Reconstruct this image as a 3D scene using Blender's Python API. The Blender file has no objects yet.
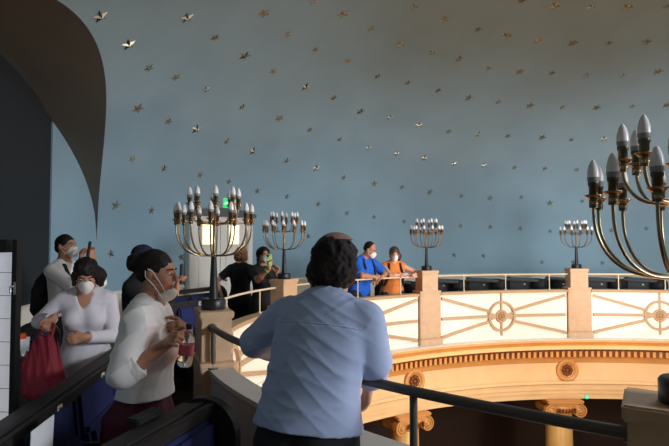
import bpy, bmesh, math, random
import numpy as np
from mathutils import Vector, Matrix
import openvdb
random.seed(7); rng = np.random.default_rng(7)
D2R = math.pi/180
SC = bpy.context.scene
COL = SC.collection

# ------------------------------------------------------------------ place
CX, CY, EA, EB = 4.056, 4.519, 5.057, 3.952      # oval of the parapet
WA, WB = 7.65, 6.55                              # oval of the outer wall
CAMZ = 1.6
PIER_TOP = 1.168
DADO = 0.91
SPRING = 1.6
HD = 3.66                                        # rise of the dome
RL, RZ = 2.29, 2.03                              # half width and rise of the lunette vault
PIERS = [-52.05, -17.1, 23.3, 58.2, 88.6, 117.2]

def EP(td, off=0.0):
    t = td*D2R
    x, y = -EA*math.cos(t), EB*math.sin(t)
    nx, ny = -EB*math.cos(t), EA*math.sin(t)
    l = math.hypot(nx, ny)
    return Vector((CX+x+off*nx/l, CY+y+off*ny/l, 0))
def EN(td):
    t = td*D2R
    v = Vector((-EB*math.cos(t), EA*math.sin(t), 0)); v.normalize(); return v
def ET(td):
    n = EN(td); return Vector((n.y, -n.x, 0))    # towards growing t
def WP(td, off=0.0):
    t = td*D2R
    n = Vector((-WB*math.cos(t), WA*math.sin(t), 0)); n.normalize()
    return Vector((CX-WA*math.cos(t), CY+WB*math.sin(t), 0)) + n*off
def WN(td):
    t = td*D2R
    n = Vector((-WB*math.cos(t), WA*math.sin(t), 0)); n.normalize(); return n
def lin(a, b, n): return [a+(b-a)*i/(n-1) for i in range(n)]
def dirrz(dx, dy): return math.atan2(-dx, dy)

# camera rays, to read where on the wall a star of the photograph sits
F, PITCH = 520.0, 0.036
def ray(u, v):
    x, z, y = (u-334.5)/F, -(v-223)/F, 1.0
    c, s = math.cos(PITCH), math.sin(PITCH)
    return Vector((x, y*c-z*s, y*s+z*c))

# ------------------------------------------------------------------ materials
def srgb(r, g, b):
    f = lambda c: (c/12.92 if c <= .04045 else ((c+.055)/1.055)**2.4)
    return (f(r/255), f(g/255), f(b/255), 1)
MATS = {}
def mat(name, col, rough=.6, metal=0, var=.0, scale=8, bump=0, bscale=60, stretch=(1,1,1), emit=None, estr=0, trans=0, spec=.5, sss=0, alpha=1):
    if name in MATS: return MATS[name]
    m = bpy.data.materials.new(name); m.use_nodes = True
    nt = m.node_tree; b = nt.nodes['Principled BSDF']
    c = srgb(*col)
    b.inputs['Base Color'].default_value = c
    b.inputs['Roughness'].default_value = rough
    b.inputs['Metallic'].default_value = metal
    b.inputs['Specular IOR Level'].default_value = spec
    if trans: b.inputs['Transmission Weight'].default_value = trans
    if sss:
        b.inputs['Subsurface Weight'].default_value = sss
        b.inputs['Subsurface Radius'].default_value = (.01, .004, .002)
    if emit:
        b.inputs['Emission Color'].default_value = srgb(*emit); b.inputs['Emission Strength'].default_value = estr
    tc = nt.nodes.new('ShaderNodeTexCoord'); mp = nt.nodes.new('ShaderNodeMapping')
    mp.inputs['Scale'].default_value = stretch
    nt.links.new(tc.outputs['Object'], mp.inputs['Vector'])
    n = nt.nodes.new('ShaderNodeTexNoise'); n.inputs['Scale'].default_value = scale; n.inputs['Detail'].default_value = 5
    nt.links.new(mp.outputs['Vector'], n.inputs['Vector'])
    r = nt.nodes.new('ShaderNodeMapRange')
    r.inputs['From Min'].default_value = .3; r.inputs['From Max'].default_value = .7
    r.inputs['To Min'].default_value = 1-var; r.inputs['To Max'].default_value = 1+var
    nt.links.new(n.outputs['Fac'], r.inputs['Value'])
    mx = nt.nodes.new('ShaderNodeMix'); mx.data_type = 'RGBA'; mx.blend_type = 'MULTIPLY'
    mx.inputs['Factor'].default_value = 1; mx.inputs['A'].default_value = c
    nt.links.new(r.outputs['Result'], mx.inputs['B'])
    nt.links.new(mx.outputs['Result'], b.inputs['Base Color'])
    if bump:
        n2 = nt.nodes.new('ShaderNodeTexNoise'); n2.inputs['Scale'].default_value = bscale; n2.inputs['Detail'].default_value = 4
        nt.links.new(mp.outputs['Vector'], n2.inputs['Vector'])
        bp = nt.nodes.new('ShaderNodeBump'); bp.inputs['Strength'].default_value = bump; bp.inputs['Distance'].default_value = .01
        nt.links.new(n2.outputs['Fac'], bp.inputs['Height']); nt.links.new(bp.outputs['Normal'], b.inputs['Normal'])
    MATS[name] = m
    return m

M_DOME = mat('blue_plaster', (142,172,186), .8, var=.05, scale=1.6, bump=.06, bscale=25)
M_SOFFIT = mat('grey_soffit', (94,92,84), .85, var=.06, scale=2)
M_SLATE = mat('slate_blind', (38,44,48), .9, var=.05, scale=3)
M_CREAM = mat('cream_paint', (236,226,208), .55, var=.03, scale=3)
M_PANEL = mat('cream_panel', (240,230,212), .5, var=.02, scale=3)
M_GREYBACK = mat('grey_back', (178,173,164), .7, var=.06, scale=5)
M_STONE = mat('beige_stone', (190,158,124), .6, var=.07, scale=14, bump=.1, bscale=80)
M_TAN = mat('tan_moulding', (182,150,112), .5, var=.06, scale=10)
M_GILT = mat('gilded_bars', (178,150,116), .45, var=.06, scale=10)
M_OCHRE = mat('ochre_stucco', (216,156,88), .32, var=.08, scale=4)
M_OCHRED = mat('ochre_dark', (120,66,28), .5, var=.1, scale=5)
M_BRASS = mat('aged_brass', (158,142,112), .3, metal=1, var=.15, scale=20)
M_BRASSD = mat('dark_brass', (100,95,78), .35, metal=1, var=.1)
M_BRASSB = mat('bright_brass', (180,148,108), .25, metal=1, var=.08, scale=20)
M_BLACKM = mat('black_metal', (22,23,25), .4, var=.1, scale=10)
M_BULB = mat('frosted_bulb', (240,236,236), .3, spec=.5, sss=.0)
M_BULBN = mat('bulb_collar', (150,150,150), .4)
M_RAIL_SHADED = mat('rail_shaded', (84,78,72), .5, metal=.0, var=.05)  # near rail, its shade put into the base colour
M_RAIL_LIT = mat('rail_lit', (214,196,166), .4, var=.03)  # same rail farther off, the light on it put into the colour
M_STAR = mat('gilded_star', (214,200,174), .27, metal=1, var=.05)
M_DWOOD = mat('dark_wood', (34,29,28), .6, var=.25, scale=6, stretch=(1,8,8), bump=.05, bscale=40)
M_PEWG = mat('pew_grey', (88,88,90), .5, var=.1, scale=6)
M_BWOOD = mat('brown_wood', (86,66,52), .5, var=.15, scale=6, stretch=(1,8,8))
M_BLUE = mat('blue_upholstery', (30,38,92), .85, var=.08, scale=30, bump=.15, bscale=400)
M_FLOOR = mat('floor_boards', (58,48,42), .5, var=.2, scale=5, stretch=(1,10,1))
M_HALLF = mat('hall_floor', (90,66,48), .5, var=.1)
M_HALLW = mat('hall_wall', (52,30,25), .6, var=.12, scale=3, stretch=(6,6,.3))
M_WHITE = mat('white_paint', (232,226,214), .5, var=.02)
M_LIT = mat('lit_pane', (255,240,190), .5, emit=(255,232,160), estr=2.2)
M_GREEN = mat('exit_green', (20,160,80), .4, emit=(20,190,90), estr=1.3)
M_SIGNW = mat('exit_white', (240,255,245), .4, emit=(220,255,235), estr=2)
M_LINTEL = mat('grey_lintel', (92,94,96), .7)
M_FROST_GLOW = mat('frosted_glow', (235,235,242), .35, var=.06, scale=12, emit=(208,208,218), estr=.42)  # emission added to brighten the pane, nothing shines behind it
M_BLACK = mat('matt_black', (18,18,20), .7)
M_PAPER = mat('white_paper', (236,236,240), .8)
M_ORANGEP = mat('orange_paper', (240,88,36), .8)
M_SILVER = mat('silver_metal', (190,190,188), .3, metal=1)
M_TAG = mat('ivory_tag', (226,214,184), .6)
M_INK = mat('ink', (30,30,30), .8)
SK_A = mat('skin_olive', (176,124,96), .5, var=.04, scale=40)
SK_B = mat('skin_fair', (214,160,132), .5, var=.04, scale=40)
SK_C = mat('skin_tan', (150,98,70), .5, var=.04, scale=40)
M_HAIRK = mat('black_hair', (26,19,17), .62, spec=.25, var=.3, scale=60, bump=.3, bscale=90, stretch=(1,1,.25))
M_HAIRR = mat('auburn_hair', (124,84,54), .5, var=.3, scale=50, bump=.3, bscale=90, stretch=(1,1,.25))
M_HAIRB = mat('brown_hair', (72,48,36), .5, var=.3, scale=50, bump=.3, bscale=90, stretch=(1,1,.25))
M_MASK = mat('white_mask', (234,228,220), .8, var=.02)
M_EYE = mat('eye_white', (188,178,170), .3)
M_IRIS = mat('iris_dark', (40,26,18), .2)
M_LIPS = mat('lips', (160,84,76), .5)
M_SHIRTB = mat('light_blue_cotton', (172,188,224), .8, var=.05, scale=8, bump=.08, bscale=300)
M_BLOUSE = mat('white_linen', (246,241,240), .85, var=.03, scale=10, bump=.1, bscale=250)
M_KNIT = mat('white_knit', (206,200,206), .85, var=.03, scale=20)
M_MAROON = mat('maroon_cloth', (88,22,44), .8, var=.1, scale=12)
M_BLACKC = mat('black_cloth', (26,25,28), .85, var=.1, scale=12)
M_NAVY = mat('navy_cap_cloth', (34,36,60), .85, var=.1)
M_ROYAL = mat('royal_blue_cotton', (24,98,206), .8, var=.05)
M_ORANGE = mat('orange_cotton', (222,126,52), .8, var=.05)
M_JEANS = mat('dark_jeans', (38,42,56), .85, var=.1)
M_GREY = mat('grey_cloth', (120,118,116), .85, var=.06)
M_RED = mat('red_cloth', (124,16,36), .7, var=.12, scale=10)
M_KIPPA = mat('brown_kippah', (136,112,98), .8, var=.15, scale=60)
M_SHOE = mat('shoe_leather', (30,26,24), .5)
M_LIME = mat('lime_plastic', (130,180,66), .4)
M_PINK = mat('pink_label', (226,110,130), .5)
M_GREENC = mat('green_cap', (40,120,80), .4)
M_CLEAR = mat('clear_plastic', (235,245,242), .05, trans=.9)
M_FLESHT = mat('grey_tip', (60,58,58), .6)

# ------------------------------------------------------------------ mesh helpers
class MB:
    def __init__(s): s.v = []; s.f = []; s.sm = []
    def add(s, vs, fs, smooth=False):
        o = len(s.v); s.v += [tuple(v) for v in vs]
        s.f += [tuple(i+o for i in f) for f in fs]; s.sm += [smooth]*len(fs)
        return s
    def box(s, c, size, R=None, bev=0):
        bm = bmesh.new(); bmesh.ops.create_cube(bm, size=1)
        for v in bm.verts: v.co = Vector((v.co.x*size[0], v.co.y*size[1], v.co.z*size[2]))
        if bev: bmesh.ops.bevel(bm, geom=bm.edges[:], offset=bev, segments=2, affect='EDGES')
        R = R or Matrix.Identity(3); c = Vector(c)
        bm.verts.index_update()
        s.add([R @ v.co + c for v in bm.verts], [[v.index for v in f.verts] for f in bm.faces], False)
        bm.free(); return s
    def tube(s, pts, r, n=8, caps=True):
        pts = [Vector(p) for p in pts]; m = len(pts)
        rs = r if isinstance(r, (list, tuple)) else [r]*m
        vs = []; up = None
        for i, p in enumerate(pts):
            d = (pts[min(i+1, m-1)]-pts[max(i-1, 0)]).normalized()
            if up is None:
                up = Vector((0,0,1)) if abs(d.z) < .9 else Vector((1,0,0))
            a = (up - d*up.dot(d)).normalized(); b = d.cross(a); up = a
            for k in range(n):
                an = 2*math.pi*k/n
                vs.append(p + a*math.cos(an)*rs[i] + b*math.sin(an)*rs[i])
        fs = [(i*n+k, i*n+(k+1) % n, (i+1)*n+(k+1) % n, (i+1)*n+k) for i in range(m-1) for k in range(n)]
        s.add(vs, fs, True)
        if caps:
            s.add(vs[:n], [tuple(range(n-1, -1, -1))]); s.add(vs[-n:], [tuple(range(n))])
        return s
    def lathe(s, prof, n=20, c=(0,0,0), R=None, smooth=True):
        c = Vector(c); R = R or Matrix.Identity(3); m = len(prof)
        vs = [R @ Vector((r*math.cos(2*math.pi*k/n), r*math.sin(2*math.pi*k/n), z)) + c for r, z in prof for k in range(n)]
        fs = [(i*n+k, i*n+(k+1) % n, (i+1)*n+(k+1) % n, (i+1)*n+k) for i in range(m-1) for k in range(n)]
        s.add(vs, fs, smooth)
        if prof[0][0] > 1e-6: s.add(vs[:n], [tuple(range(n-1, -1, -1))])
        if prof[-1][0] > 1e-6: s.add(vs[-n:], [tuple(range(n))])
        return s
    def prism(s, poly, th, M):          # poly in local xy, extruded along local z by th, M 4x4
        n = len(poly)
        vs = [M @ Vector((x, y, 0)) for x, y in poly]+[M @ Vector((x, y, th)) for x, y in poly]
        fs = [tuple(range(n-1, -1, -1)), tuple(range(n, 2*n))]+[(i, (i+1) % n, n+(i+1) % n, n+i) for i in range(n)]
        return s.add(vs, fs)
    def ring(s, prof, t0, t1, n, closed=True, smooth=False, capends=True):   # sweep (off,z) along the oval
        m = len(prof); ts = lin(t0, t1, n); vs = []
        for t in ts:
            for o, z in prof:
                p = EP(t, o); vs.append((p.x, p.y, z))
        mm = m if closed else m-1
        fs = [(i*m+k, (i+1)*m+k, (i+1)*m+(k+1) % m, i*m+(k+1) % m) for i in range(n-1) for k in range(mm)]
        s.add(vs, fs, smooth)
        if closed and capends:
            s.add(vs[:m], [tuple(range(m))]); s.add(vs[-m:], [tuple(range(m-1, -1, -1))])
        return s
    def build(s, name, m, parent=None, autosmooth=False):
        me = bpy.data.meshes.new(name); me.from_pydata(s.v, [], s.f)
        me.polygons.foreach_set('use_smooth', s.sm)
        me.materials.append(m)
        bm = bmesh.new(); bm.from_mesh(me); bmesh.ops.recalc_face_normals(bm, faces=bm.faces[:]); bm.to_mesh(me); bm.free()
        me.update()
        o = bpy.data.objects.new(name, me); COL.objects.link(o)
        if parent: o.parent = parent
        return o
def tag(o, label=None, cat=None, group=None, kind=None):
    if label: o['label'] = label
    if cat: o['category'] = cat
    if group: o['group'] = group
    if kind: o['kind'] = kind
    return o
def empty(name, loc=(0,0,0), rz=0, **kw):
    o = bpy.data.objects.new(name, None); COL.objects.link(o); o.empty_display_size = .05
    o.location = loc; o.rotation_euler = (0,0,rz); tag(o, **kw); return o
def copy_tree(o, parent=None):
    c = o.copy(); COL.objects.link(c)
    if parent: c.parent = parent
    for ch in o.children: copy_tree(ch, c)
    return c
def struct(o, label, cat): return tag(o, label, cat, kind='structure')
def basis(x, y, z): return Matrix((x, y, z)).transposed()

# ------------------------------------------------------------------ room shell
mb = MB()                                                    # gallery floor, from parapet to wall
ts = lin(-180, 180, 145)
vs = []
for t in ts:
    p = EP(t, -.12); q = WP(t, .05)
    vs += [(p.x,p.y,0), (q.x,q.y,0), (p.x,p.y,-.12), (q.x,q.y,-.12)]
fs = []
for i in range(144):
    a, b = i*4, (i+1)*4
    fs += [(a,b,b+1,a+1), (a+2,a+3,b+3,b+2), (a,a+2,b+2,b)]
struct(mb.add(vs, fs).build('floor_gallery', M_FLOOR), 'dark boarded gallery floor around the oval opening', 'floor')
mb = MB(); n = 96
mb.add([(CX+7.7*math.cos(2*math.pi*k/n), CY+6.6*math.sin(2*math.pi*k/n), -4.6) for k in range(n)], [tuple(range(n))])
struct(mb.build('floor_hall', M_HALLF), 'floor of the hall far below the gallery', 'floor')
def wallstrip(z0, z1, t0, t1, n, off=0):
    vs = []
    for t in lin(t0, t1, n):
        p = WP(t, off); vs += [(p.x,p.y,z0), (p.x,p.y,z1)]
    return vs, [(2*i, 2*i+2, 2*i+3, 2*i+1) for i in range(n-1)]
mb = MB(); mb.add(*wallstrip(0, DADO, -180, 180, 181), smooth=True)
struct(mb.build('wall_dado', M_CREAM), 'cream painted dado at the foot of the blue wall', 'wall')
mb = MB()
for t0, t1 in ((-180, 180),):
    prof = [(0, DADO-.03), (-.03, DADO-.03), (-.035, DADO), (-.02, DADO+.02), (0, DADO+.02)]
    ts = lin(t0, t1, 181); vs = []
    for t in ts:
        for o, z in prof:
            p = WP(t, o); vs.append((p.x,p.y,z))
    m = len(prof)
    mb.add(vs, [(i*m+k, (i+1)*m+k, (i+1)*m+k+1, i*m+k+1) for i in range(180) for k in range(m-1)])
struct(mb.build('trim_dado', M_CREAM), 'cream moulding capping the dado', 'trim')
mb = MB(); mb.add(*wallstrip(-4.6, -1.0, -180, 180, 181), smooth=True)
struct(mb.build('wall_hall', M_HALLW), 'dark brown panelled wall under the gallery behind the columns', 'wall')

# lunette: barrel vault of radius RL cut into the dome, axis along x at Y = CY
NY, NWY, NWZ = 1.63, 2.5, 1.95                                           # niche half width, its top radius
def xwall(y): return CX-WA*math.sqrt(max(0, 1-((y-CY)/WB)**2))
def dome_x(y, z): return CX-WA*math.sqrt(max(0, 1-((y-CY)/WB)**2-((z-SPRING)/HD)**2))
tl = math.degrees(math.asin(RL/WB))
# the blue wall between dado and springing, leaving the niche open
tn = math.degrees(math.asin(NY/WB))
mb = MB()
mb.add(*wallstrip(DADO, SPRING, tn, 360-tn, 171), smooth=True)
n = 61; ys = lin(-RL, RL, 121)                                # end wall of the lunette above and beside the niche
def ztop(y): return SPRING+RZ*math.sqrt(max(0, 1-(y/RL)**2))
def znich(y): return SPRING+NWZ*math.sqrt(max(0, 1-(y/NWY)**2)) if abs(y) <= NY+1e-9 else SPRING
ys = sorted(set([round(y, 5) for y in ys]+[NY, -NY]))
for a, b in zip(ys[:-1], ys[1:]):
    inside = abs((a+b)/2) < NY
    za, zb = (znich(a), znich(b)) if inside else (SPRING, SPRING)
    X = lambda y: xwall(CY+y)
    mb.add([(X(a),CY+a,za), (X(b),CY+b,zb), (X(b),CY+b,ztop(b)), (X(a),CY+a,ztop(a))], [(0,1,2,3)])
struct(mb.build('wall_upper', M_DOME), 'light blue plaster wall above the dado', 'wall')
mb = MB()                                                     # reveals of the niche, .3 deep
DP = .3
ny = [y for y in ys if abs(y) <= NY+1e-9]
path = [(-NY, DADO)]+[(y, znich(y)) for y in ny]+[(NY, DADO)]
vs = []
for y, z in path: vs += [(xwall(CY+y), CY+y, z), (xwall(CY+y)-DP, CY+y, z)]
mb.add(vs, [(2*i, 2*i+1, 2*i+3, 2*i+2) for i in range(len(path)-1)])
mb.add([(xwall(CY-NY), CY-NY, DADO), (xwall(CY+NY), CY+NY, DADO), (xwall(CY+NY)-DP, CY+NY, DADO), (xwall(CY-NY)-DP, CY-NY, DADO),
        (xwall(CY)-.0, CY, DADO)], [(0,4,1,2,3)])
w1 = struct(mb.build('window_1', M_DOME), 'tall arched recess in the wall under the lunette, closed by a dark slate blind', 'window')
mb = MB(); vs = []
for y in ny: vs += [(xwall(CY+NY)-.02, CY+y, DADO), (xwall(CY+NY)-.02, CY+y, znich(y)+.01)]
mb.add(vs, [(2*i, 2*i+2, 2*i+3, 2*i+1) for i in range(len(ny)-1)])
tag(mb.build('blind', M_SLATE, w1), 'dark slate blind')
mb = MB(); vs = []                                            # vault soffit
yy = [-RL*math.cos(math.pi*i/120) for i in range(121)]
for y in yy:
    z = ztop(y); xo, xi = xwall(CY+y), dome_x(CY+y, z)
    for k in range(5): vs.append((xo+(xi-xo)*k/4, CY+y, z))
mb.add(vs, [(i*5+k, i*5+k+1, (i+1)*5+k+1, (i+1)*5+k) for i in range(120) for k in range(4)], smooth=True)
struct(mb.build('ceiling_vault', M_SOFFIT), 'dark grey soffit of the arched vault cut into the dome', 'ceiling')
# dome
mb = MB(); vs = []; NV = 28; VTOP = 74*D2R
tsd = sorted(set([round(-180+360*i/180, 4) for i in range(181)]+[-tl, tl]+[round(-tl+2*tl*i/100, 4) for i in range(101)]))
for t in tsd:
    v0 = 0
    if abs(t) < tl-1e-6:
        lo, hi = 0, 1.2
        for _ in range(40):
            md = (lo+hi)/2
            y = WB*math.cos(md)*math.sin(t*D2R); z = HD*math.sin(md)
            if (y/RL)**2+(z/RZ)**2 < 1: lo = md
            else: hi = md
        v0 = lo
    for k in range(NV+1):
        v = v0+(VTOP-v0)*k/NV
        vs.append((CX-WA*math.cos(v)*math.cos(t*D2R), CY+WB*math.cos(v)*math.sin(t*D2R), SPRING+HD*math.sin(v)))
m = NV+1
mb.add(vs, [(i*m+k, (i+1)*m+k, (i+1)*m+k+1, i*m+k+1) for i in range(len(tsd)-1) for k in range(NV)], smooth=True)
struct(mb.build('ceiling_dome', M_DOME), 'pale blue oval dome scattered with gold stars', 'ceiling')

# ------------------------------------------------------------------ stars
RAW = [((80,0),[(84,66,1),(447,72,1),(564,156),(202,184,1),(288,284),(402,322),(528,372)]),
 ((230,0),[(143,54,1),(350,3),(473,58,1),(590,119),(243,142),(359,206),(62,232,1),(492,256),(180,298),(618,318),(317,362,1),(434,408)]),
 ((380,0),[(142,26),(590,4),(270,80,1),(410,122),(530,147,1),(661,167),(83,183,1),(216,218),(330,245,1),(456,284),(586,298,1),(116,346),(243,377),(370,408,1)]),
 ((509,0),[(190,22,1),(345,26),(495,28,1),(657,27),(122,168),(268,178,1),(415,180),(573,175,1),(180,304),(324,315,1),(474,315),(623,298,1)]),
 ((80,90),[(243,76,1),(370,131),(486,163,1),(615,213),(219,287),(352,326),(502,354),(622,384)]),
 ((230,90),[(52,69),(207,118,1),(333,166),(458,206),(578,242),(97,255,1),(237,295),(360,327,1),(475,366),(603,392,1),(546,88,1)]),
 ((380,90),[(494,49),(627,64,1),(42,115),(163,146,1),(288,172),(412,184,1),(534,192),(70,265),(186,284,1),(308,308),(434,315),(562,324),(92,406)]),
 ((509,90),[(223,72),(366,73,1),(514,68),(660,62,1),(138,198,1),(260,208),(397,203,1),(538,206),(150,328),(283,333),(411,335),(556,322)]),
 ((80,180),[(150,106,1),(298,127),(130,308),(422,322)]),
 ((230,180),[(114,45),(238,69),(368,101),(488,138),(602,155),(327,235)]),
 ((380,180),[(208,50,1),(340,66),(460,75,1),(590,72),(101,173),(337,191),(461,196),(586,202),(309,313),(432,316)]),
 ((509,180),[(170,96,1),(306,88),(172,214),(427,210),(574,203),(137,344),(268,343),(390,346),(533,338,1)])]
K = 160/669
STARS = [(ox+s[0]*K, oy+s[1]*K, len(s) > 2) for (ox, oy), l in RAW for s in l]
mb = MB(); pts = []
for k in range(10):
    r = 1 if k % 2 == 0 else .4
    a = math.pi/2+k*math.pi/5; pts.append((r*math.cos(a), r*math.sin(a), 0))
vs = pts+[(0,0,.36)]+[(x,y,-.05) for x, y, z in pts]
mb.add(vs, [(k, (k+1) % 10, 10) for k in range(10)]+[(11+k, 11+(k+1) % 10, (k+1) % 10, k) for k in range(10)]+[tuple(range(20, 10, -1))])
star0 = mb.build('gold_star', M_STAR)
UNIQ = {(100,16): 'gold star just above the top right edge of the dark arch', (128,44): 'gold star nearest the upper right flank of the dark arch',
 (116,205): 'gold star on the blue wall, first to the right of the arch foot', (111,254): 'lowest gold star at left, just above the woman in the long-sleeved top',
 (151,210): 'gold star left of the large near menorah, beside its outer bulbs', (181,257): 'gold star between the near woman\'s face and the white door',
 (308,236): 'gold star just above left of the leaning man\'s head', (404,221): 'gold star just left of the menorah behind the woman in orange',
 (454,255): 'gold star low on the wall, first right of the menorah by the woman in orange', (542,262): 'gold star low on the wall, first left of the farthest menorah',
 (573,262): 'gold star low on the wall right behind the stem of the farthest menorah', (229,182): 'gold star just above the upper bulbs of the menorah in front of the door',
 (257,191): 'gold star right of the upper bulbs of the menorah before the door'}
first = True
for u, v, big in STARS:
    d = ray(u, v); O = Vector((0,0,CAMZ))
    ox, oy = -CX, -CY
    A = (d.x/WA)**2+(d.y/WB)**2; B = 2*(d.x*ox/WA**2+d.y*oy/WB**2); C_ = (ox/WA)**2+(oy/WB)**2-1
    q = 1/HD**2
    oz = CAMZ-SPRING
    A2, B2, C2 = A+d.z*d.z*q, B+2*oz*d.z*q, C_+oz*oz*q
    t = (-B2+math.sqrt(B2*B2-4*A2*C2))/2/A2; p = O+d*t
    if p.z > SPRING: nrm = -Vector(((p.x-CX)/WA**2, (p.y-CY)/WB**2, (p.z-SPRING)*q)).normalized()
    else:
        t = (-B+math.sqrt(B*B-4*A*C_))/2/A; p = O+d*t
        nrm = -Vector(((p.x-CX)/WA**2, (p.y-CY)/WB**2, 0)).normalized()
    o = star0 if first else star0.copy()
    if not first: COL.objects.link(o)
    first = False
    up = (Vector((0,0,1))-nrm*nrm.z).normalized(); x = up.cross(nrm)
    r = (.088 if big else .066)
    an = random.uniform(-.35, .35)
    R = basis(x, up, nrm) @ Matrix.Rotation(an, 3, 'Z')
    o.matrix_world = Matrix.Translation(p+nrm*.006) @ R.to_4x4() @ Matrix.Scale(r, 4)
    lab = None
    for (a, b), s in UNIQ.items():
        if abs(a-u) < 4 and abs(b-v) < 4: lab = s
    tag(o, lab or ('larger faceted gold star fixed to the open blue dome' if big else 'smaller faceted gold star fixed to the open blue dome'), 'star',
        'gold stars on the dome' if lab else ('larger gold stars on the open dome' if big else 'smaller gold stars on the open dome'))

# ------------------------------------------------------------------ cornice, soffit, columns
prof = [(-.26,.06), (-.27,.03), (-.24,-.0), (-.20,-.05), (-.15,-.10), (-.10,-.12), (-.08,-.125), (-.08,-.24), (-.03,-.255), (.0,-.265), (.05,-.30), (.09,-.37)]
mb = MB(); mb.ring(prof+[(.4,-.37), (.4,.06)], -180, 180, 241, closed=True, capends=False)
cor = struct(mb.build('trim_cornice', M_OCHRE), 'ochre moulded cornice with a dentil course under the gallery parapet', 'cornice')
mb = MB(); ND = 330
for k in range(ND):
    t = -180+360*k/ND
    if not (-25 < t < 135): continue
    n_, t_ = EN(t), ET(t)
    c = EP(t, -.105); mb.box((c.x, c.y, -.185), (.044, .055, .085), basis(t_, n_, Vector((0,0,1))))
tag(mb.build('dentil_course', M_OCHRE, cor), 'row of small ochre dentils')
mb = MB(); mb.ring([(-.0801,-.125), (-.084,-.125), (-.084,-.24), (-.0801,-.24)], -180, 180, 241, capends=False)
mb.build('dentil_gap_shade', M_OCHRED, cor)  # dark strip paints the shade between the dentils
mb = MB(); mb.ring([(-.236,-.03), (-.232,-.09), (-.18,-.09), (-.18,-.03)], -180, 180, 241, capends=False)
mb.build('corona', mat('corona_lit', (240,192,130), .35, var=.04), cor)  # lighter tone paints in the light this band catches
mb = MB(); mb.ring([(-.255,.0601), (-.255,.064), (.05,.064), (.05,.0601)], -180, 180, 241, capends=False)
mb.build('ledge', M_CREAM, cor)
prof = [(.1,-.36), (.1,-.66), (.06,-.665), (.05,-.70), (.08,-.72), (.10,-.73), (.10,-.81), (.125,-.815), (.125,-.88), (.15,-.885), (.15,-.97)]
mb = MB(); mb.ring(prof+[(.45,-.97), (.45,-.36)], -180, 180, 241, closed=True, capends=False)
struct(mb.build('trim_frieze', mat('frieze_stucco', (242,204,152), .22, var=.05, scale=4)), 'ochre frieze and stepped architrave carried by the columns', 'frieze')
mb = MB(); vs = []
for t in lin(-180, 180, 145):
    p = EP(t, .4); q = WP(t, .05); vs += [(p.x,p.y,-.96), (q.x,q.y,-.96)]
mb.add(vs, [(2*i, 2*i+1, 2*i+3, 2*i+2) for i in range(144)])
struct(mb.build('ceiling_gallery', M_HALLW), 'dark underside of the gallery behind the columns', 'ceiling')

def column(td):
    c = EP(td, .30); rz = math.atan2(EN(td).y, EN(td).x)-math.pi/2      # local -y faces the hall
    root = empty('ionic_column', (c.x, c.y, -4.6), rz)
    H = 4.6-.97
    MB().lathe([(.30,0), (.30,.08), (.27,.1), (.29,.15), (.27,.2), (.25,.22), (.235,.26)], 32).build('base', M_OCHRE, root)
    MB().lathe([(.23,.26), (.232,1), (.225,2), (.205,H-.26)], 40).build('shaft', mat('column_ochre', (232,190,120), .35, var=.05, scale=5), root)
    MB().lathe([(.205,H-.26), (.225,H-.24), (.225,H-.21), (.26,H-.16), (.27,H-.12), (.25,H-.1)], 32).build('echinus', M_OCHRE, root)
    MB().box((0,0,H-.03), (.60,.54,.05), bev=.012).box((0,0,H-.075), (.52,.46,.05)).build('abacus', M_OCHRE, root)
    for sx in (-1, 1):
        m = MB()
        pts = []; rs = []
        for k in range(60):
            a = k/59*2.25*2*math.pi; r = .095*(1-k/59)**.9+.014
            pts.append((sx*(.235+0*r)+sx*r*math.sin(a), -.256, H-.175+r*math.cos(a))); rs.append(.0125*(1-.35*k/59))
        m.tube(pts, rs, 6)
        R = Matrix.Rotation(math.pi/2, 3, 'X')
        m.lathe([(.0,-.25), (.098,-.25), (.085,-.1), (.075,0), (.085,.1), (.098,.25), (0,.25)], 24, (sx*.235, 0, H-.175), R)
        m.lathe([(0,-.03), (.03,-.03), (.035,.0), (.02,.02), (0,.025)], 12, (sx*.235, -.256, H-.175), R)
        m.build('volute', M_OCHRE, root)
    m = MB()
    for k in range(7): m.box((-.15+.05*k, -.25, H-.165), (.03,.05,.075), bev=.008)
    m.build('egg_moulding', M_OCHRED, root)
    return root
CL = {23.3: 'ochre ionic column mostly hidden behind the man in the light blue shirt', 58.2: 'ochre ionic column just right of the leaning man, under the gallery',
      88.6: 'ochre ionic column right of centre, nearest the big dark pier', }
for td, tc in ((23.3,21.5), (58.2,55.9), (88.6,86.5)):
    tag(column(tc), CL[td], 'column', 'ionic columns under the gallery')
def medallion(td, label):
    c = EP(td, .1); n_ = EN(td); root = empty('rosette_medallion', (c.x, c.y, -.49), math.atan2(n_.y, n_.x)-math.pi/2); root.scale = (1.18,1,1.18)
    R = Matrix.Rotation(math.pi/2, 3, 'X')
    MB().lathe([(.14,0), (.155,.02), (.15,.045), (.12,.05), (.105,.03), (.1,.012), (0,.012)], 32, R=R).build('ring', M_OCHRE, root)
    m = MB()
    for k in range(8):
        a = k*math.pi/4; m.lathe([(0,-.01), (.02,0), (.028,.012), (.018,.03), (0,.036)], 8, (.055*math.cos(a), -.012, .055*math.sin(a)), R)
    m.lathe([(.03,0), (.03,.03), (.018,.045), (0,.05)], 12, R=R)
    m.build('rosette', M_OCHRED, root)
    return tag(root, label, 'ornament', 'rosette medallions on the frieze')
medallion(56.1, 'round rosette on the frieze above the column beside the leaning man')
medallion(87.0, 'round rosette on the frieze above the column right of centre')

c = EP(90.6, .1); o = MB().box((0,0,0), (.05,.05,.05), bev=.01).build('indicator_lamp', mat('teal_lamp', (70,190,160), .3, emit=(90,220,190), estr=.8)); o.location = (c.x, c.y-.0, -.93)
tag(o, 'tiny teal lamp on the architrave edge, right of a column capital', 'lamp')
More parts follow.
